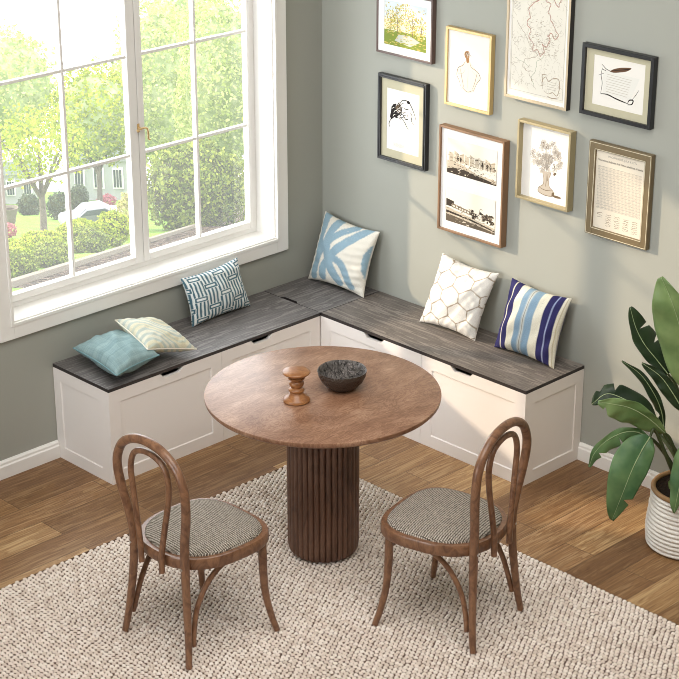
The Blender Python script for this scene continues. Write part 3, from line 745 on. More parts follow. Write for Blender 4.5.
for p in ([(.62, .08), (.60, .14), (.66, .19), (.72, .16), (.80, .19), (.90, .19), (.92, .12), (.88, .05), (.80, .07), (.72, .05), (.64, .07)], [(.56, .10), (.62, .12), (.60, .2), (.68, .21)], [(.70, .03), (.80, .02), (.92, .04)]): A.line(p, .004, M['map_line'])
for i in range(4): A.line(wig([(.70, .09 + i * .022), (.86, .09 + i * .022)], 5, .004), .0012, M['map_line'], 2, False)
A.done('map_lines', sh)
# 4 quill and parchment
r_, sh, q, y = picture(1.591, 1.959, 1.604, 1.906, .030, FRM['black'], .017, 'ink drawing of a feather over a parchment scroll, black frame with putty mount', M['mat_grey'], (.040, .034, .034, .026), M['paper'], .014)
A = Art(*q, y); A.poly([(0, 0), (1, 0), (1, 1), (0, 1)], M['paper'])
A.line([(.15, .84), (.24, .76), (.33, .73)], .003, M['ink']); fe = mat('feather_brown', (104, 78, 60), .9, .1)
A.poly([tuple(p) for p in smooth_path([(.31, .72), (.40, .79), (.55, .85), (.73, .88), (.65, .80), (.52, .75), (.40, .715), (.31, .72)], 5)], fe)
for i in range(18): t = i / 17; A.line([(.34 + .32 * t, .735 + .10 * t), (.40 + .32 * t, .76 + .105 * t)], .0016, M['ink'])
A.poly([(.17, .72), (.9, .70), (.74, .22), (.20, .24)], mat('grey_wash', (226, 224, 216), .9, .1))
for p, w in (([(.17, .76), (.15, .62), (.18, .45), (.16, .24)], .003), ([(.16, .24), (.30, .25), (.45, .21), (.60, .18), (.72, .16)], .0055), ([(.70, .14), (.78, .17), (.80, .25), (.73, .24), (.70, .18)], .006), ([(.78, .26), (.84, .36), (.90, .48)], .0025), ([(.10, .60), (.2, .66)], .002), ([(.16, .74), (.24, .72)], .003)): A.line(p, w, M['ink'])
for k in range(8): A.line(wig([(.26, .66 - k * .05), (.75 - .01 * k, .64 - k * .05)], 10, .006), .0016, M['pale_ink'], 2, False)
A.done('drawing', sh)
# 5 bowed head sketch
r_, sh, q, y = picture(.402, .711, 1.145, 1.558, .028, FRM['black'], .018, 'ink sketch of a bowed dark-haired head, black frame beside the room corner', M['mat_grey'], (.034, .034, .040, .046), M['paper'], .012, style='stepped')
A = Art(*q, y); A.poly([(0, 0), (1, 0), (1, 1), (0, 1)], M['paper'])
A.blob(.28, .64, .17, .11, M['ink'], 14, .3, .5); A.blob(.38, .70, .10, .08, M['sepia'], 12, .3); A.blob(.66, .84, .05, .025, M['ink'], 9, .2)
for p in ([(.36, .72), (.46, .84), (.62, .86), (.74, .80), (.86, .66), (.90, .58)], [(.40, .60), (.50, .62), (.58, .56), (.66, .58), (.62, .66)], [(.14, .52), (.07, .42), (.10, .36)], [(.46, .56), (.56, .50), (.62, .44), (.68, .40)], [(.30, .54), (.40, .58), (.48, .66)], [(.70, .70), (.78, .64), (.76, .56), (.84, .5)], [(.52, .74), (.60, .72), (.68, .74)]): A.line(p, .0045, M['ink'])
for _ in range(40):
    u, v = random.uniform(.12, .5), random.uniform(.52, .78); A.line([(u, v), (u + .04, v + .04), (u + .10, v + .05)], .003, M[random.choice(('ink', 'ink', 'paper'))])
for k in range(5): A.line(wig([(.22, .12 - k * .012), (.6, .12 - k * .012)], 8, .004), .0008, M['pale_ink'], 2, False)
A.done('drawing', sh)
# 6 two old views
r_, sh, q, y = picture(.806, 1.196, .896, 1.394, .040, FRM['brown'], .010, 'two old black-and-white building views one above the other, in a brown frame', M['mat_white'], (.030, .030, .04, .03), M['paper'], .012)
x0, x1, z0, z1 = q
b0 = (.852, 1.148); A = Art(b0[0], b0[1], .945, 1.345, y - .002)
haze = mat('photo_sky', (226, 219, 203), .8, .2); gr = [mat('photo_grey', c, .8, .2) for c in ((62, 54, 46), (120, 108, 92), (186, 174, 154), (96, 86, 72))]
for o_, k in ((.58, 0), (0.0, 1)):
    T = lambda u, v: (u, o_ + v * .41)
    A.poly([T(0, 0), T(1, 0), T(1, 1), T(0, 1)], haze)
    A.poly([T(0, 0), T(1, 0), T(1, .14), T(.6, .17), T(.3, .34), T(0, .36)] if k == 0 else [T(0, 0), T(1, 0), T(1, .18), T(.5, .30), T(0, .42)], gr[2])
    A.poly([T(0, .12), T(.25, .22), T(.6, .14), T(1, .05), T(1, 0), T(0, 0)] if k == 0 else [T(0, .22), T(.4, .16), T(1, .06), T(1, 0), T(0, 0)], gr[0] if k == 0 else gr[3])
    if k == 0:
        for i in range(9):
            u = .04 + i * .105; A.poly([T(u, .36), T(u + .09, .36), T(u + .09, .56 + .05 * (i % 3)), T(u, .58 + .05 * ((i + 1) % 3))], gr[2]); A.line([T(u, .58), T(u + .1, .6)], .002, gr[1])
            for m_ in range(3): A.blob(*T(u + .02 + m_ * .025, .46), .005, .012, gr[1], 6)
        for u in (.22, .28, .72, .82, .88): A.blob(*T(u, .48), .02, .03, gr[0], 8, .4); A.line([T(u, .34), T(u, .48)], .003, gr[0])
    else:
        A.poly([T(0, .45), T(.16, .45), T(.16, .62), T(.0, .66)], gr[0])
        A.poly([T(.12, .44), T(.62, .34), T(.62, .44), T(.12, .56)], gr[1])
        for i in range(8): A.poly([T(.15 + i * .058, .46 - i * .012), T(.185 + i * .058, .455 - i * .012), T(.185 + i * .058, .50 - i * .012), T(.15 + i * .058, .51 - i * .012)], haze)
        for _ in range(26): A.blob(*T(random.uniform(.55, 1.0) * .97, random.uniform(.28, .5)), random.uniform(.015, .05), .016, random.choice((gr[0], gr[1], gr[0])), 8, .4)
        A.poly([T(0, .26), T(.5, .2), T(1, .08), T(1, .12), T(.5, .25), T(0, .32)], gr[0])
        A.line([T(.68, .4), T(.7, .62), T(.75, .6)], .003, gr[1])
gm = [mat('photo_tone', c, .8, .2) for c in ((150, 138, 120), (92, 82, 70), (206, 196, 178))]
for k in range(2):
    for _ in range(170):
        v = random.uniform(.04, .62); u = random.uniform(.02, .98)
        if k == 1 and v > .52: continue
        A.blob(u, (.58 if k == 0 else 0) + v * .41, random.uniform(.008, .03), random.uniform(.003, .008), random.choice(gm), 6, .4)
A.done('photographs', sh)
# 7 flower vase
r_, sh, q, y = picture(1.267, 1.563, 1.156, 1.513, .040, FRM['olive'], .011, 'engraving of a bouquet in a footed vase, in a deep antique gold frame', None, (0, 0, 0, 0), M['paper'], .028)
A = Art(*q, y)
A.poly([tuple(p) for p in smooth_path([(.42, .40), (.45, .30), (.44, .22), (.38, .17), (.36, .11), (.50, .08), (.66, .10), (.66, .16), (.58, .21), (.56, .30), (.60, .40), (.42, .40)], 4)], M['pale_ink'])
for p in ([(.42, .40), (.46, .30), (.45, .22), (.37, .17), (.36, .11), (.50, .08), (.66, .10), (.66, .16), (.58, .21), (.56, .30), (.60, .41)], [(.37, .17), (.5, .15), (.66, .17)], [(.50, .38), (.51, .28), (.50, .2)], [(.54, .38), (.535, .28)]): A.line(p, .003, M['sepia'])
A.blob(.74, .10, .10, .018, M['sepia'], 10, .2); A.blob(.66, .12, .03, .03, M['sepia'], 9, .2)
for _ in range(60):
    a, k = random.uniform(0, 2 * PI), random.random() ** .5; u, v = .50 + .30 * k * math.cos(a), .60 + .22 * k * math.sin(a)
    for j in range(6):
        t = j * PI / 3 + random.random(); A.line([(u, v), (u + .035 * math.cos(t - .4), v + .028 * math.sin(t - .4)), (u + .05 * math.cos(t), v + .04 * math.sin(t)), (u + .03 * math.cos(t + .4), v + .026 * math.sin(t + .4)), (u, v)], .0016, M[random.choice(('grey_ink', 'pale_ink', 'grey_ink'))], 3)
    if random.random() < .3: A.blob(u, v, .013, .010, M[random.choice(('sepia', 'grey_ink'))], 7)
for _ in range(16): u = random.uniform(.3, .72); A.line([(.51, .42), (u * .6 + .2, .55), (u, random.uniform(.6, .88))], .0018, M['grey_ink'])
A.blob(.50, .52, .06, .05, M['paper'], 10, .15); A.blob(.68, .40, .035, .02, M['sepia'], 8, .3, .6)
A.done('engraving', sh)
# 8 document
r_, sh, q, y = picture(1.652, 1.978, 1.085, 1.499, .026, FRM['bronze'], .036, 'aged handwritten declaration sheet in a wide bronze frame with pale inlay lines', None, (0, 0, 0, 0), M['old_paper'], .008, style='lined')
A = Art(*q, y)
for k in range(44):
    v = .80 - k * .0125
    A.line(wig([(.05, v), (.95, v)], 40, .004), .0016, M['pale_ink'] if k % 3 else M['grey_ink'], 1, False, False)
for i in range(5):
    for j in range(7 if i else 3):
        u, v = .08 + i * .18, .20 - j * .024; A.line(wig([(u, v), (u + .11, v + .003)], 7, .012), .0014, M['sepia'], 2, False)
dd = A.done('handwriting', sh)
def text_part(txt, x, z, size, width, parent, m):
    cu = bpy.data.curves.new('heading', 'FONT'); cu.body = txt; cu.size = size; cu.align_x = 'CENTER'; cu.extrude = .00005
    t = bpy.data.objects.new('heading', cu); COL.objects.link(t)
    bpy.context.view_layer.update()
    dg = bpy.context.evaluated_depsgraph_get(); me = bpy.data.meshes.new_from_object(t.evaluated_get(dg)); bpy.data.objects.remove(t)
    xs = [v.co.x for v in me.vertices]; k = width / (max(xs) - min(xs)); cx = (max(xs) + min(xs)) / 2
    off = Vector(parent.parent.location if parent.parent else (0, 0, 0))
    for v in me.vertices: v.co = Vector((x + (v.co.x - cx) * k, y - .0003 - v.co.z, z + v.co.y)) - off
    me.materials.clear(); me.materials.append(m); o = bpy.data.objects.new('heading', me); COL.objects.link(o); o.parent = parent
text_part('IN CONGRESS, JULY 4, 1776.', (q[0] + q[1]) / 2 + .01, q[3] - .024, .013, .15, sh, M['grey_ink'])
text_part('The unanimous Declaration of the thirteen united States of America,', (q[0] + q[1]) / 2, q[3] - .046, .013, .235, sh, M['ink'])

# ------------------------------------------------------------------ plant
PX, PY = 2.48, -.305
pot = tag(empty('potted_plant', (PX, PY, 0)), 'banana-leaf plant in a white ribbed pot on the wood floor by the picture wall', 'plant')
M['pot'] = mat('white_ribbed_ceramic', (226, 222, 214), .5, .4); M['rim'] = mat('tan_pot_rim', (150, 116, 78), .55, .3); M['soil'] = mat('dark_soil', (46, 36, 29), .95, .1)
v = coords(M['soil']); bump(M['soil'], noise(M['soil'], v, 70, 4), 1, .02)
PH = .262
prof = [(.146, 0), (.156, .003)]
for k in range(13):
    z0 = .005 + k * .0185; rr = .160 + .008 * math.sin(PI * min(1, (k + 1) / 9)) - (.004 if k > 9 else 0)
    for t in range(1, 6): a = PI * t / 6; prof.append((rr + .0065 * math.sin(a), z0 + .0185 * t / 6))
    prof.append((rr - .0015, z0 + .0185))
prof += [(.152, PH - .012), (.15, PH - .012)]
b = MB(); b.lathe(prof, 72); b.build('pot', M['pot'], pot, smooth=True, angle=70)
b = MB(); b.tube([(.152 * math.cos(a), .152 * math.sin(a), PH - .006) for a in np.linspace(0, 2 * PI, 64, endpoint=False)], .0105, 10, closed=True); b.build('rim', M['rim'], pot, smooth=True, angle=80)
b = MB(); b.lathe([(.15, PH - .02), (.148, PH - .011), (.08, PH - .008), (.01, PH - .006)], 40); b.build('soil', M['soil'], pot, smooth=True)
def leaf_mat(name, c0, c1, gloss=.38):
    m = mat(name, c0, gloss, .45); v = coords(m, (1, 1, 1), 'UV')
    w = nd(m, 'ShaderNodeTexWave', wave_type='BANDS', bands_direction='Y'); w.inputs['Scale'].default_value = 9; w.inputs['Distortion'].default_value = .6; ln(m, v, w.inputs['Vector'])
    n = noise(m, coords(m), 7, 3)
    c = mix(m, ramp(m, n, [(.35, c0), (.65, c1)]), ramp(m, w.outputs['Fac'], [(0, (225, 228, 215)), (.6, (255, 255, 255))]), .5, 'MULTIPLY')
    base(m, c); bump(m, w.outputs['Fac'], .12, .004)
    t = nd(m, 'ShaderNodeBsdfTranslucent'); ln(m, c, t.inputs['Color']); x = nd(m, 'ShaderNodeMixShader'); x.inputs[0].default_value = .22
    ln(m, bsdf(m).outputs[0], x.inputs[1]); ln(m, t.outputs[0], x.inputs[2]); ln(m, x.outputs[0], m.node_tree.nodes['Material Output'].inputs['Surface']); return m
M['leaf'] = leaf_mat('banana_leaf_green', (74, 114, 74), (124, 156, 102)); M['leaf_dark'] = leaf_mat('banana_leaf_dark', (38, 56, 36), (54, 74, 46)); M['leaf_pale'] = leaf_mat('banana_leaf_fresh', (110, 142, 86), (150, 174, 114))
M['midrib'] = mat('pale_leaf_rib', (168, 186, 138), .5); M['stem'] = mat('dark_green_stem', (64, 74, 42), .5)
PD = (np.array([PX, PY, 0]) - CAM) @ HF
def leaf(px, wl, wr, m, fold=.25, roll=0, splits=(), stem=None, rib=.0024, ws=None):
    """px: (u, v, depth offset) down the midrib from base to tip; wl, wr widths in metres either side"""
    mid = smooth_path([at_depth(u, v, PD + d) for u, v, d in px], 8); n = len(mid)
    S_ = 9; vs = []; uv = []
    org = np.array([PX, PY, 0])
    for i, p in enumerate(mid):
        t = i / (n - 1); tg = mid[min(i + 1, n - 1)] - mid[max(i - 1, 0)]; tg /= np.linalg.norm(tg)
        view = CAM - p; view /= np.linalg.norm(view)
        side = np.cross(tg, view); side /= np.linalg.norm(side); nor = np.cross(side, tg)
        c, s = math.cos(roll), math.sin(roll); side, nor = side * c + nor * s, nor * c - side * s
        shape = max(0, math.sin(PI * min(1, t * .97 + .015)) ** .62 * (1.06 - .30 * t)) if ws is None else np.interp(t, *ws)
        for j in range(-S_, S_ + 1):
            k = j / S_; w = (wl if k < 0 else wr) * shape
            for st_, hw, sd in splits:
                if sd * k > 0 and abs(t - st_) < hw: w *= 1 - .75 * (1 - abs(t - st_) / hw)
            ww = k * w; lift = fold * abs(ww) - fold * 2.0 * ww * ww / max(.03, max(wl, wr)) + .006 * math.sin(t * 21 + k * 2) * abs(k)
            vs.append(p - org + side * ww + nor * lift); uv.append((k * .5 + .5, t * 6))
    C_ = 2 * S_ + 1
    fs = [(i * C_ + j, i * C_ + j + 1, (i + 1) * C_ + j + 1, (i + 1) * C_ + j) for i in range(n - 1) for j in range(C_ - 1)]
    me = bpy.data.meshes.new('leaf'); me.from_pydata([tuple(v) for v in vs], [], fs)
    ul = me.uv_layers.new(name='UVMap')
    for l in me.loops: ul.data[l.index].uv = uv[l.vertex_index]
    me.polygons.foreach_set('use_smooth', [True] * len(me.polygons)); me.materials.append(m)
    o = bpy.data.objects.new('leaf', me); COL.objects.link(o); o.parent = pot
    so = o.modifiers.new('thickness', 'SOLIDIFY'); so.thickness = .0012
    view = [(CAM - p) / np.linalg.norm(CAM - p) for p in mid]
    b = MB(); b.tube([p - org + v * .002 for p, v in zip(mid, view)], [rib * (1 - .75 * i / n) for i in range(n)], 8); b.build('midrib', M['midrib'], o, smooth=True, angle=80)
    if stem is None: stem = (.0, .0)
    b0 = np.array([stem[0], stem[1], PH - .03]); e = mid[0] - org; dirn = mid[0] - mid[2]; dirn /= np.linalg.norm(dirn)
    d_ = np.linalg.norm(e - b0)
    pts = smooth_path([b0, b0 * .55 + e * .45 + np.array([0, 0, .10 * d_]), e + dirn * .12 * d_ + np.array([0, 0, -.02]) * d_, e], 8)
    b = MB(); k = len(pts); b.tube(pts, [.011 - .0065 * i / k for i in range(k)], 10); b.build('leaf_stalk', M['stem'], pot, smooth=True, angle=80)
leaf([(690, 392, -.02), (686, 360, -.05), (680, 328, -.07), (671, 300, -.08), (661, 277, -.06)], .115, .06, M['leaf_pale'], .35, .25, [(.55, .03, 1)], (.02, .01))
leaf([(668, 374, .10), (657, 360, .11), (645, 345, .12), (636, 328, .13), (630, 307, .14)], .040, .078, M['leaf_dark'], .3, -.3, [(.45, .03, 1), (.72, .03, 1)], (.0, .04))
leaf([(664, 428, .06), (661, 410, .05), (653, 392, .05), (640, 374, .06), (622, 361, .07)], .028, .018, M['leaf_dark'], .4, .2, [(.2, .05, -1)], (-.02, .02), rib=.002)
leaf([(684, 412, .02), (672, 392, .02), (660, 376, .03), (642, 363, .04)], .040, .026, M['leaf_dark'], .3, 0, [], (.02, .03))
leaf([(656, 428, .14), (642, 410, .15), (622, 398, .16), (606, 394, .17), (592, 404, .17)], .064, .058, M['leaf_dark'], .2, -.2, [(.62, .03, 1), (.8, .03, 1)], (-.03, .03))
leaf([(665, 433, -.02), (648, 418, -.05), (630, 408, -.07), (612, 404, -.08), (598, 402, -.06)], .085, .038, M['leaf_pale'], .2, .45, [(.86, .05, -1)], (-.02, .0))
leaf([(648, 437, 0), (636, 432, -.01), (622, 433, -.02), (605, 442, -.02), (594, 454, -.02), (589, 467, -.02)], .056, .024, M['leaf'], .2, .4, [(.45, .02, -1), (.75, .04, -1)], (-.04, .01))
leaf([(650, 437, -.06), (642, 450, -.09), (632, 470, -.12), (622, 495, -.13), (612, 520, -.12)], .066, .095, M['leaf'], .2, .1, [(.78, .03, -1)], (-.03, -.02))
leaf([(688, 440, -.12), (684, 462, -.15), (679, 488, -.17), (674, 513, -.17)], .03, .05, M['leaf'], .25, -.2, [], (.02, -.03))
leaf([(700, 400, 0), (712, 360, 0), (722, 320, 0), (726, 285, 0)], .07, .07, M['leaf'], .3, 0, [], (.04, .02))
leaf([(700, 420, -.03), (722, 400, -.05), (748, 392, -.06), (772, 402, -.05)], .05, .06, M['leaf_pale'], .25, .3, [], (.05, 0))
leaf([(698, 440, -.05), (716, 440, -.09), (735, 455, -.11), (745, 480, -.11)], .05, .05, M['leaf'], .25, -.2, [], (.05, -.03))
for a in range(5):   # slim young shoots among the stalks
    b = MB(); k = a * 1.3; b.tube(smooth_path([(.02 * math.cos(k), .02 * math.sin(k), PH - .02), (.03 * math.cos(k), .03 * math.sin(k), PH + .12), (.045 * math.cos(k), .045 * math.sin(k), PH + .25)], 5), [.009 - .0006 * i for i in range(11)], 8)
    b.build('shoot', M['stem'], pot, smooth=True, angle=80)
for k in range(7):
    a = .4 + k * .9; r = .075 + .012 * (k % 3); x, y_ = r * math.cos(a), r * math.sin(a); b = MB()
    b.add([(x - .004, y_, PH - .012), (x + .004, y_, PH - .012), (x + .018, y_ + .006, PH + .02), (x + .008, y_ - .012, PH + .045), (x - .010, y_ - .004, PH + .022)], [(0, 1, 2, 3, 4)])
    b.build('sprig', M['leaf_pale'], pot)

# ------------------------------------------------------------------ garden outside: a slope falling away from the house
SL = .32; Z0 = 2.38
def gz(x, y): return Z0 - SL * ((np.array([x, y, 0]) - CAM * [1, 1, 0]) @ HF)
def ground(u, v):
    r = ray(u, v); k = r @ HF; t = (CAM[2] - Z0) / (-SL * k - r[2]) if (-SL * k - r[2]) != 0 else 1e3
    return CAM + r * t, t * k
lawn = mat('lawn_grass', (120, 150, 60), .95, .1)
v = coords(lawn); base(lawn, ramp(lawn, noise(lawn, v, .9, 6), [(.35, (76, 108, 30)), (.6, (98, 126, 42))])); bump(lawn, noise(lawn, v, 9, 4), .6, .06)
n = 40; vs = []
dn = HF; sd = np.array([RT[0], RT[1], 0])
for i in range(n + 1):
    for j in range(n + 1):
        d = 9.3 + (170 - 9.3) * (i / n) ** 2; s = (-26 + 58 * j / n) * (.35 + d / 90) - 1
        p = CAM * [1, 1, 0] + dn * d + sd * s
        vs.append((p[0], p[1], Z0 - SL * d - .05 + .12 * math.sin(p[0] * .5) * math.sin(p[1] * .4)))
keep = lambda f: all(vs[k][0] < -.3 or vs[k][1] > .3 for k in f)
fs = [f for f in ((i * (n + 1) + j, i * (n + 1) + j + 1, (i + 1) * (n + 1) + j + 1, (i + 1) * (n + 1) + j) for i in range(n) for j in range(n)) if keep(f)]
b = MB(); b.add(vs, fs); g_ = b.build('hillside', lawn, smooth=True, angle=180); tag(g_, kind='structure')
GREEN = {k: island_mat('leaves_' + k, st, .7, .2, .3) for k, st in {
    'bright': [(0, (108, 125, 27)), (.5, (140, 154, 36)), (1, (168, 170, 55))], 'mid': [(0, (66, 84, 26)), (.5, (102, 117, 38)), (1, (139, 145, 57))],
    'pale': [(0, (141, 157, 83)), (.5, (169, 180, 106)), (1, (192, 195, 134))], 'dark': [(0, (46, 57, 42)), (.5, (64, 77, 55)), (1, (90, 100, 71))],  # pale set has distance haze put into its leaf colour
    'red': [(0, (150, 82, 92)), (1, (172, 112, 116))], 'mauve': [(0, (137, 111, 126)), (.6, (168, 146, 151)), (1, (120, 135, 67))],
    'bud': [(0, (163, 146, 100)), (.5, (151, 157, 81)), (1, (179, 163, 124))]}.items()}
bark = wood('tree_bark', [(.3, (70, 62, 54)), (.6, (100, 90, 80))], (4, 4, 1), 4, .9)
def cloud(center, radii, count, size, shell=.55, dome=False, flat=0, seed=0):
    r = np.random.default_rng(seed); d = r.normal(size=(count, 3)); d /= np.linalg.norm(d, axis=1)[:, None]
    if dome: d[:, 2] = np.abs(d[:, 2]) 
    k = r.uniform(shell, 1, count) ** .6; lump = 1 + .16 * np.sin(d[:, 0] * 7 + seed) * np.cos(d[:, 1] * 6 + d[:, 2] * 5)
    P = np.array(center) + d * (k * lump)[:, None] * np.array(radii)
    nn = d + r.normal(0, .7, (count, 3)); nn /= np.linalg.norm(nn, axis=1)[:, None]
    a = np.cross(nn, r.normal(size=(count, 3))); a /= np.linalg.norm(a, axis=1)[:, None]; c = np.cross(nn, a)
    s = size * r.uniform(.6, 1.3, count)[:, None]
    return np.stack([P - a * s, P - c * s * .6, P + a * s, P + c * s * .6], 1).reshape(-1, 3), np.arange(count * 4).reshape(-1, 4)
def leaves(name, m, parent, parts):
    V = []; F = []; o = 0
    for v_, f_ in parts: V.append(v_); F.append(f_ + o); o += len(v_)
    V = np.concatenate(V); F = np.concatenate(F); me = bpy.data.meshes.new(name); me.from_pydata(V.tolist(), [], F.tolist()); me.materials.append(m)
    ob = bpy.data.objects.new(name, me); COL.objects.link(ob); ob.parent = parent; return ob
def px_m(d): return d / FPX / math.cos(PITCH) * 1.0
def shrub(u, v, ru, rv, m, name, label, cat, cnt=1500, leafpx=2.4, group=None, seed=1, trunk=False, crown_up=None, core=None):
    """(u, v): where it meets the ground; ru, rv half width and half height in picture units at that distance"""
    p, d = ground(u, v); k = px_m(d); R, H = ru * k, rv * k
    root = tag(empty(name, p), label, cat, group)
    if trunk:
        up = crown_up * k; b = MB(); b.tube([(0, 0, -.3), (.03 * up, 0, up * .5), (0, 0.02, up + H * .6)], [.05 * R + .04, .04 * R + .03, .02 * R + .02], 10); b.build('trunk', bark, root, smooth=True)
        for s in range(5):
            a = s * 1.26; b = MB(); b.tube([(0, 0, up * .75), (R * .4 * math.cos(a), R * .4 * math.sin(a), up + H * .5), (R * .75 * math.cos(a), R * .75 * math.sin(a), up + H * 1.1)], [.022 * R + .02, .015 * R + .015, .008], 8); b.build('branch', bark, root, smooth=True)
        parts = [cloud((0, 0, up + H), (R, R, H), cnt, leafpx * k, .2 if not core else .8, seed=seed)]
    else: parts = [cloud((0, 0, H * .86), (R, R, H), cnt, leafpx * k, .7, seed=seed)]
    leaves('foliage', m, root, parts)
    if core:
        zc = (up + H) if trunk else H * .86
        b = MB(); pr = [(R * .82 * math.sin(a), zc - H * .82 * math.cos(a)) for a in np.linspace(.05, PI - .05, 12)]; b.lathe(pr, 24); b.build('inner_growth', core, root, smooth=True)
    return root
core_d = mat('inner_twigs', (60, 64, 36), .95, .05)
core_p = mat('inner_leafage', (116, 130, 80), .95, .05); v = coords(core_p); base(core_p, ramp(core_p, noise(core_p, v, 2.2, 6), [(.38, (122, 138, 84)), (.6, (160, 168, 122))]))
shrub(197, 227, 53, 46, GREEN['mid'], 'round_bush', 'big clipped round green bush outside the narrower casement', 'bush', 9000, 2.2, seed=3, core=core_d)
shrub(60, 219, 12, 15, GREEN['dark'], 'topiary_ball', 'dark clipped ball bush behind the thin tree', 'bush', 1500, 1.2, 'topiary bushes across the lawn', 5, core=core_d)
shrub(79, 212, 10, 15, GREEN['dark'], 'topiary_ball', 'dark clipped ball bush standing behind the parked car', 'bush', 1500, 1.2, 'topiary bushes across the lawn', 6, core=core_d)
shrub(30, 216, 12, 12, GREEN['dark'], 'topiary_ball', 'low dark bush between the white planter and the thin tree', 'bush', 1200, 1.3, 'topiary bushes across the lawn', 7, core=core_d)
shrub(44, 241, 50, 40, GREEN['bright'], 'thin_tree', 'slim tree with airy yellow-green crown on the lawn', 'tree', 2300, 2.2, seed=8, trunk=True, crown_up=58)
shrub(100, 207, 44, 48, GREEN['bright'], 'leafy_tree', 'bright yellow-green tree behind the parked car', 'tree', 5000, 2.2, 'trees beyond the garden', 9, True, 44, core_p)
shrub(14, 200, 52, 60, GREEN['pale'], 'leafy_tree', 'pale tree at the far side of the lawn behind the slim tree', 'tree', 5000, 2.2, 'trees beyond the garden', 10, True, 50, core_p)
shrub(158, 198, 40, 84, GREEN['pale'], 'leafy_tree', 'tall pale tree rising behind the big round bush', 'tree', 7000, 2.2, 'trees beyond the garden', 11, True, 26, core_p)
shrub(226, 201, 44, 94, GREEN['pale'], 'leafy_tree', 'tall pale green tree beyond the sash edge beside the round bush', 'tree', 8000, 2.2, 'trees beyond the garden', 12, True, 20, core_p)
shrub(190, 194, 40, 96, GREEN['pale'], 'leafy_tree', 'tallest pale tree, standing between the two tall trees behind the round bush', 'tree', 7000, 2.2, 'trees beyond the garden', 21, True, 30, core_p)
shrub(129, 236, 11, 24, GREEN['bud'], 'tall_shrub', 'upright budding shrub just outside the meeting stiles', 'bush', 1400, 1.7, seed=13)
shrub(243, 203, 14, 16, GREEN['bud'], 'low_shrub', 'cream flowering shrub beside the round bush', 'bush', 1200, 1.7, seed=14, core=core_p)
shrub(230, 215, 16, 7, GREEN['mauve'], 'flower_clump', 'mauve flowers growing at the foot of the round bush', 'flowers', 1200, 1.3, seed=15)
shrub(107, 206, 9, 6, GREEN['red'], 'red_shrub', 'small red flowering shrub behind the parked car', 'flowers', 700, 1.2, seed=16)
shrub(9, 236, 8, 7, GREEN['red'], 'red_shrub', 'small red flowering shrub in front of the white planter', 'flowers', 700, 1.2, seed=17)
# trees further along the slope, seen when one steps to the side
for i, (u, v_, ru, rv, m) in enumerate([(-80, 206, 56, 76, 'bright'), (-180, 203, 64, 90, 'pale'), (-300, 205, 66, 84, 'mid'), (300, 203, 52, 90, 'bright'), (390, 206, 56, 96, 'pale'), (480, 203, 56, 92, 'mid'), (575, 206, 60, 96, 'bright'), (680, 203, 64, 92, 'pale'), (800, 205, 70, 92, 'mid')]):
    shrub(u, v_, ru, rv, GREEN[m], 'leafy_tree', 'leafy tree in the row along the slope, out of sight past the window edges', 'tree', 4200, 2.6, 'tree row along the slope', 60 + i, True, 30, core_p)
# hedge beds under the window, one low mound each
hz = [(16, 279, 22, 15, 'mid'), (10, 258, 20, 9, 'bright'), (52, 266, 21, 13, 'mid'), (42, 249, 22, 9, 'bright'), (88, 253, 20, 14, 'mid'), (113, 244, 18, 18, 'bright'), (80, 240, 22, 10, 'bright')]
nm = ['green hedge mound lowest in the pane corner', 'bright hedge mound beside the red flowers', 'green hedge mound in the middle of the bed, below the slim tree', 'yellow-green hedge mound at the foot of the slim tree', 'green hedge mound before the parked car, next to the kerb', 'tall yellow-green hedge mound by the meeting stiles', 'yellow-green hedge mound just below the parked car']
for i, (u, v_, ru, rv, m) in enumerate(hz):
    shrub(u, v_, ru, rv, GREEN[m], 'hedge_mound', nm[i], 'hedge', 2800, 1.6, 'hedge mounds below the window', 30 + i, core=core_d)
# mulch bed with stone kerb running along the house
p0, _ = ground(-30, 306); p1, _ = ground(264, 206.2)
ax = p1 - p0; Lg = np.linalg.norm(ax); ax /= Lg; nrm = np.cross(ax, [0, 0, 1.]); nrm[2] = 0; nrm /= np.linalg.norm(nrm)
M['kerb'] = mat('pale_stone_kerb', (104, 96, 84), .9, .1)
def strip(d0, d1, z0, z1, name, m, label, cat):
    b = MB(); c = [p0 + nrm * d0, p1 + nrm * d0, p1 + nrm * d1, p0 + nrm * d1]; c = [(q[0], q[1], gz(q[0], q[1])) for q in c]
    b.add([(x, y, z + z0) for x, y, z in c] + [(x, y, z + z1) for x, y, z in c], [(0, 3, 2, 1), (4, 5, 6, 7), (0, 1, 5, 4), (1, 2, 6, 5), (2, 3, 7, 6), (3, 0, 4, 7)])
    o = b.build(name, m); return tag(o, label, cat)
tw = 1 if (HF @ nrm) > 0 else -1
strip(0, tw * .12, -.2, .12, 'stone_kerb', M['kerb'], 'pale stone kerb edging the mulch bed below the window', 'kerb')
md = mat('mulch_soil', (128, 106, 90), .95, .05); v = coords(md); h = noise(md, v, 9, 5); base(md, ramp(md, h, [(.42, (22, 16, 12)), (.5, (44, 33, 27)), (.6, (104, 90, 78))])); bump(md, h, 1, .1)
strip(-tw * 2.25, -tw * .02, -.2, .05, 'mulch_bed', md, 'strip of brown bark mulch along the stone kerb', 'mulch')['kind'] = 'stuff'
strip(-tw * 6.5, -tw * 2.3, -.2, .06, 'garden_path', M['kerb'], 'pale paved path between the mulch bed and the house', 'path')
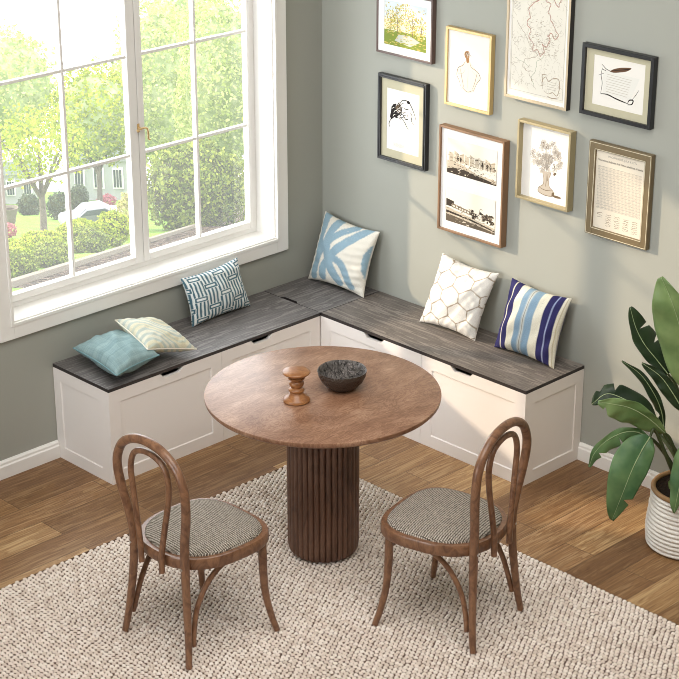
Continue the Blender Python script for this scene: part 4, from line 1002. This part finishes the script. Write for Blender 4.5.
# parked car, three-quarter view
cp, cdp = ground(92, 226); k = px_m(cdp)
car = tag(empty('car', cp), 'pale silver car parked beyond the hedge on the lawn side', 'car')
car.rotation_euler = (0, 0, YAW + math.radians(20)); cs = 62 * k / 4.2; car.scale = (cs, cs, cs)
silver = mat('silver_car_paint', (112, 114, 118), .3, .5, .3); dkg = mat('car_window_glass', (60, 68, 74), .1, .6); tyre = mat('tyre_rubber', (48, 48, 50), .8)
side = [(-2.1, .35), (-2.05, .75), (-1.9, .9), (-1.0, 1.0), (-.45, 1.42), (.75, 1.45), (1.45, 1.02), (2.0, .95), (2.1, .7), (2.1, .35)]
b = MB(); b.prism(side, lambda p, q, h: (p, h, q), -.85, .85); b.build('body', silver, car, bevel=.08, bseg=3)
gl = [(-.9, 1.02), (-.43, 1.36), (.7, 1.39), (1.25, 1.04)]
b = MB(); b.prism(gl, lambda p, q, h: (p, h, q), -.86, .86); b.build('side_windows', dkg, car)
b = MB(); b.add([(-.98, -.7, 1.03), (-.98, .7, 1.03), (-.5, .62, 1.42), (-.5, -.62, 1.42), (-.95, -.7, 1.06), (-.95, .7, 1.06), (-.47, .62, 1.45), (-.47, -.62, 1.45)], [(0, 1, 2, 3), (4, 7, 6, 5), (0, 4, 5, 1), (1, 5, 6, 2), (2, 6, 7, 3), (3, 7, 4, 0)]); b.build('windscreen', dkg, car)
for sx in (-1.3, 1.3):
    for sy in (-.8, .8):
        b = MB(); b.tube([(sx, sy - .1, .33), (sx, sy + .1, .33)], .33, 20, up=(0, 0, 1)); b.build('wheel', tyre, car, smooth=True)
# white house with shuttered window
def far_house(u, v_, wpx, hpx, label, yaw):
    p, d = ground(u, v_); k = px_m(d); h = tag(empty('house', p, yaw), label, 'house', 'houses beyond the garden'); w, H = wpx * k, hpx * k
    b = MB(); b.box(-w / 2, w / 2, 0, w * .7, -1, H); b.build('walls', mat('white_house_wall', (166, 166, 166), .9, .1), h)
    b = MB(); b.prism([(-w * .56, H), (w * .56, H), (w * .42, H * 1.45), (-w * .42, H * 1.45)], lambda p_, q_, z_: (p_, z_, q_), -w * .06, w * .76); b.build('roof', mat('grey_roof', (150, 152, 154), .9, .1), h)
    for i in range(3):
        b = MB(); x = -w * .32 + i * w * .32; b.box(x - w * .09, x + w * .09, -.12, .02, H * .3, H * .82); f = b.build('window_frame', M['frame_white'], h)
        b = MB()
        for s in range(3): b.box(x - w * .07 + s * w * .048, x - w * .035 + s * w * .048, -.16, -.1, H * .34, H * .78)
        b.build('pane', dkg, f)
    return h
far_house(100, 200, 58, 40, 'white house with tall windows behind the parked car', YAW)
far_house(12, 204, 50, 30, 'white house at the far side behind the topiary and red flowers', YAW + .2)
pp, pd_ = ground(11, 224); k = px_m(pd_); pl = tag(empty('planter', pp), 'white garden urn on the lawn near the red flowers', 'planter')
b = MB(); b.lathe([(4 * k, 0), (4.5 * k, 1 * k), (6 * k, 9 * k), (8 * k, 15 * k), (8.3 * k, 17 * k), (7.4 * k, 17 * k), (5 * k, 13 * k)], 24); b.build('urn', M['kerb'], pl, smooth=True)
b = MB(); b.lathe([(5.4 * k, 13 * k), (4 * k, 15.5 * k), (1 * k, 16.5 * k)], 20); b.build('soil', M['soil'], pl, smooth=True)

# ------------------------------------------------------------------ light
w = bpy.data.worlds.new('overcast_sky'); scene.world = w; w.use_nodes = True
bg = w.node_tree.nodes['Background']; bg.inputs['Color'].default_value = (.93, .97, 1.0, 1); bg.inputs['Strength'].default_value = 5.7
sd_ = bpy.data.lights.new('sun', 'SUN'); sd_.energy = 4.3; sd_.color = (1, .80, .58); sd_.angle = math.radians(1.7)
so = bpy.data.objects.new('sun', sd_); COL.objects.link(so)
so.rotation_euler = Vector((1.76, 1.0, -.69)).to_track_quat('-Z', 'Y').to_euler(); so.location = (-8, -6, 5)
def area(name, loc, tgt, sx, sy, e, color):
    l = bpy.data.lights.new(name, 'AREA'); l.shape = 'RECTANGLE'; l.size = sx; l.size_y = sy; l.energy = e; l.color = color
    o = bpy.data.objects.new(name, l); COL.objects.link(o); o.location = loc
    o.rotation_euler = (Vector(tgt) - Vector(loc)).to_track_quat('-Z', 'Y').to_euler(); return o
area('ceiling_fill_light', (3.4, -3.2, RH - .03), (3.4, -3.2, 0), 3.6, 3.6, 200, (1, .98, .955))  # added soft fill for the whole room, no fixture behind it
bl = area('back_fill_light', (1.2, RY + .05, 2.2), (.75, 0, 2.35), 3.0, 2.4, 42, (.88, .94, 1)); bl.data.spread = math.radians(62)  # added fill aimed at the picture wall; the back wall has no window
pt = area('window_portal', (-.17, (OY0 + OY1) / 2, (OZ0 + OZ1) / 2), (5, (OY0 + OY1) / 2, (OZ0 + OZ1) / 2), OY1 - OY0, OZ1 - OZ0, 1, (1, 1, 1)); pt.data.cycles.is_portal = True
vs_ = scene.view_settings; vs_.view_transform = 'Standard'; vs_.look = 'None'; vs_.gamma = 1; vs_.exposure = 0; vs_.use_curve_mapping = False
cy = scene.cycles
cy.use_denoising = True; cy.filter_width = .95; cy.max_bounces = 10; cy.diffuse_bounces = 5; cy.transparent_max_bounces = 12; cy.caustics_reflective = False; cy.caustics_refractive = False; cy.sample_clamp_indirect = 6
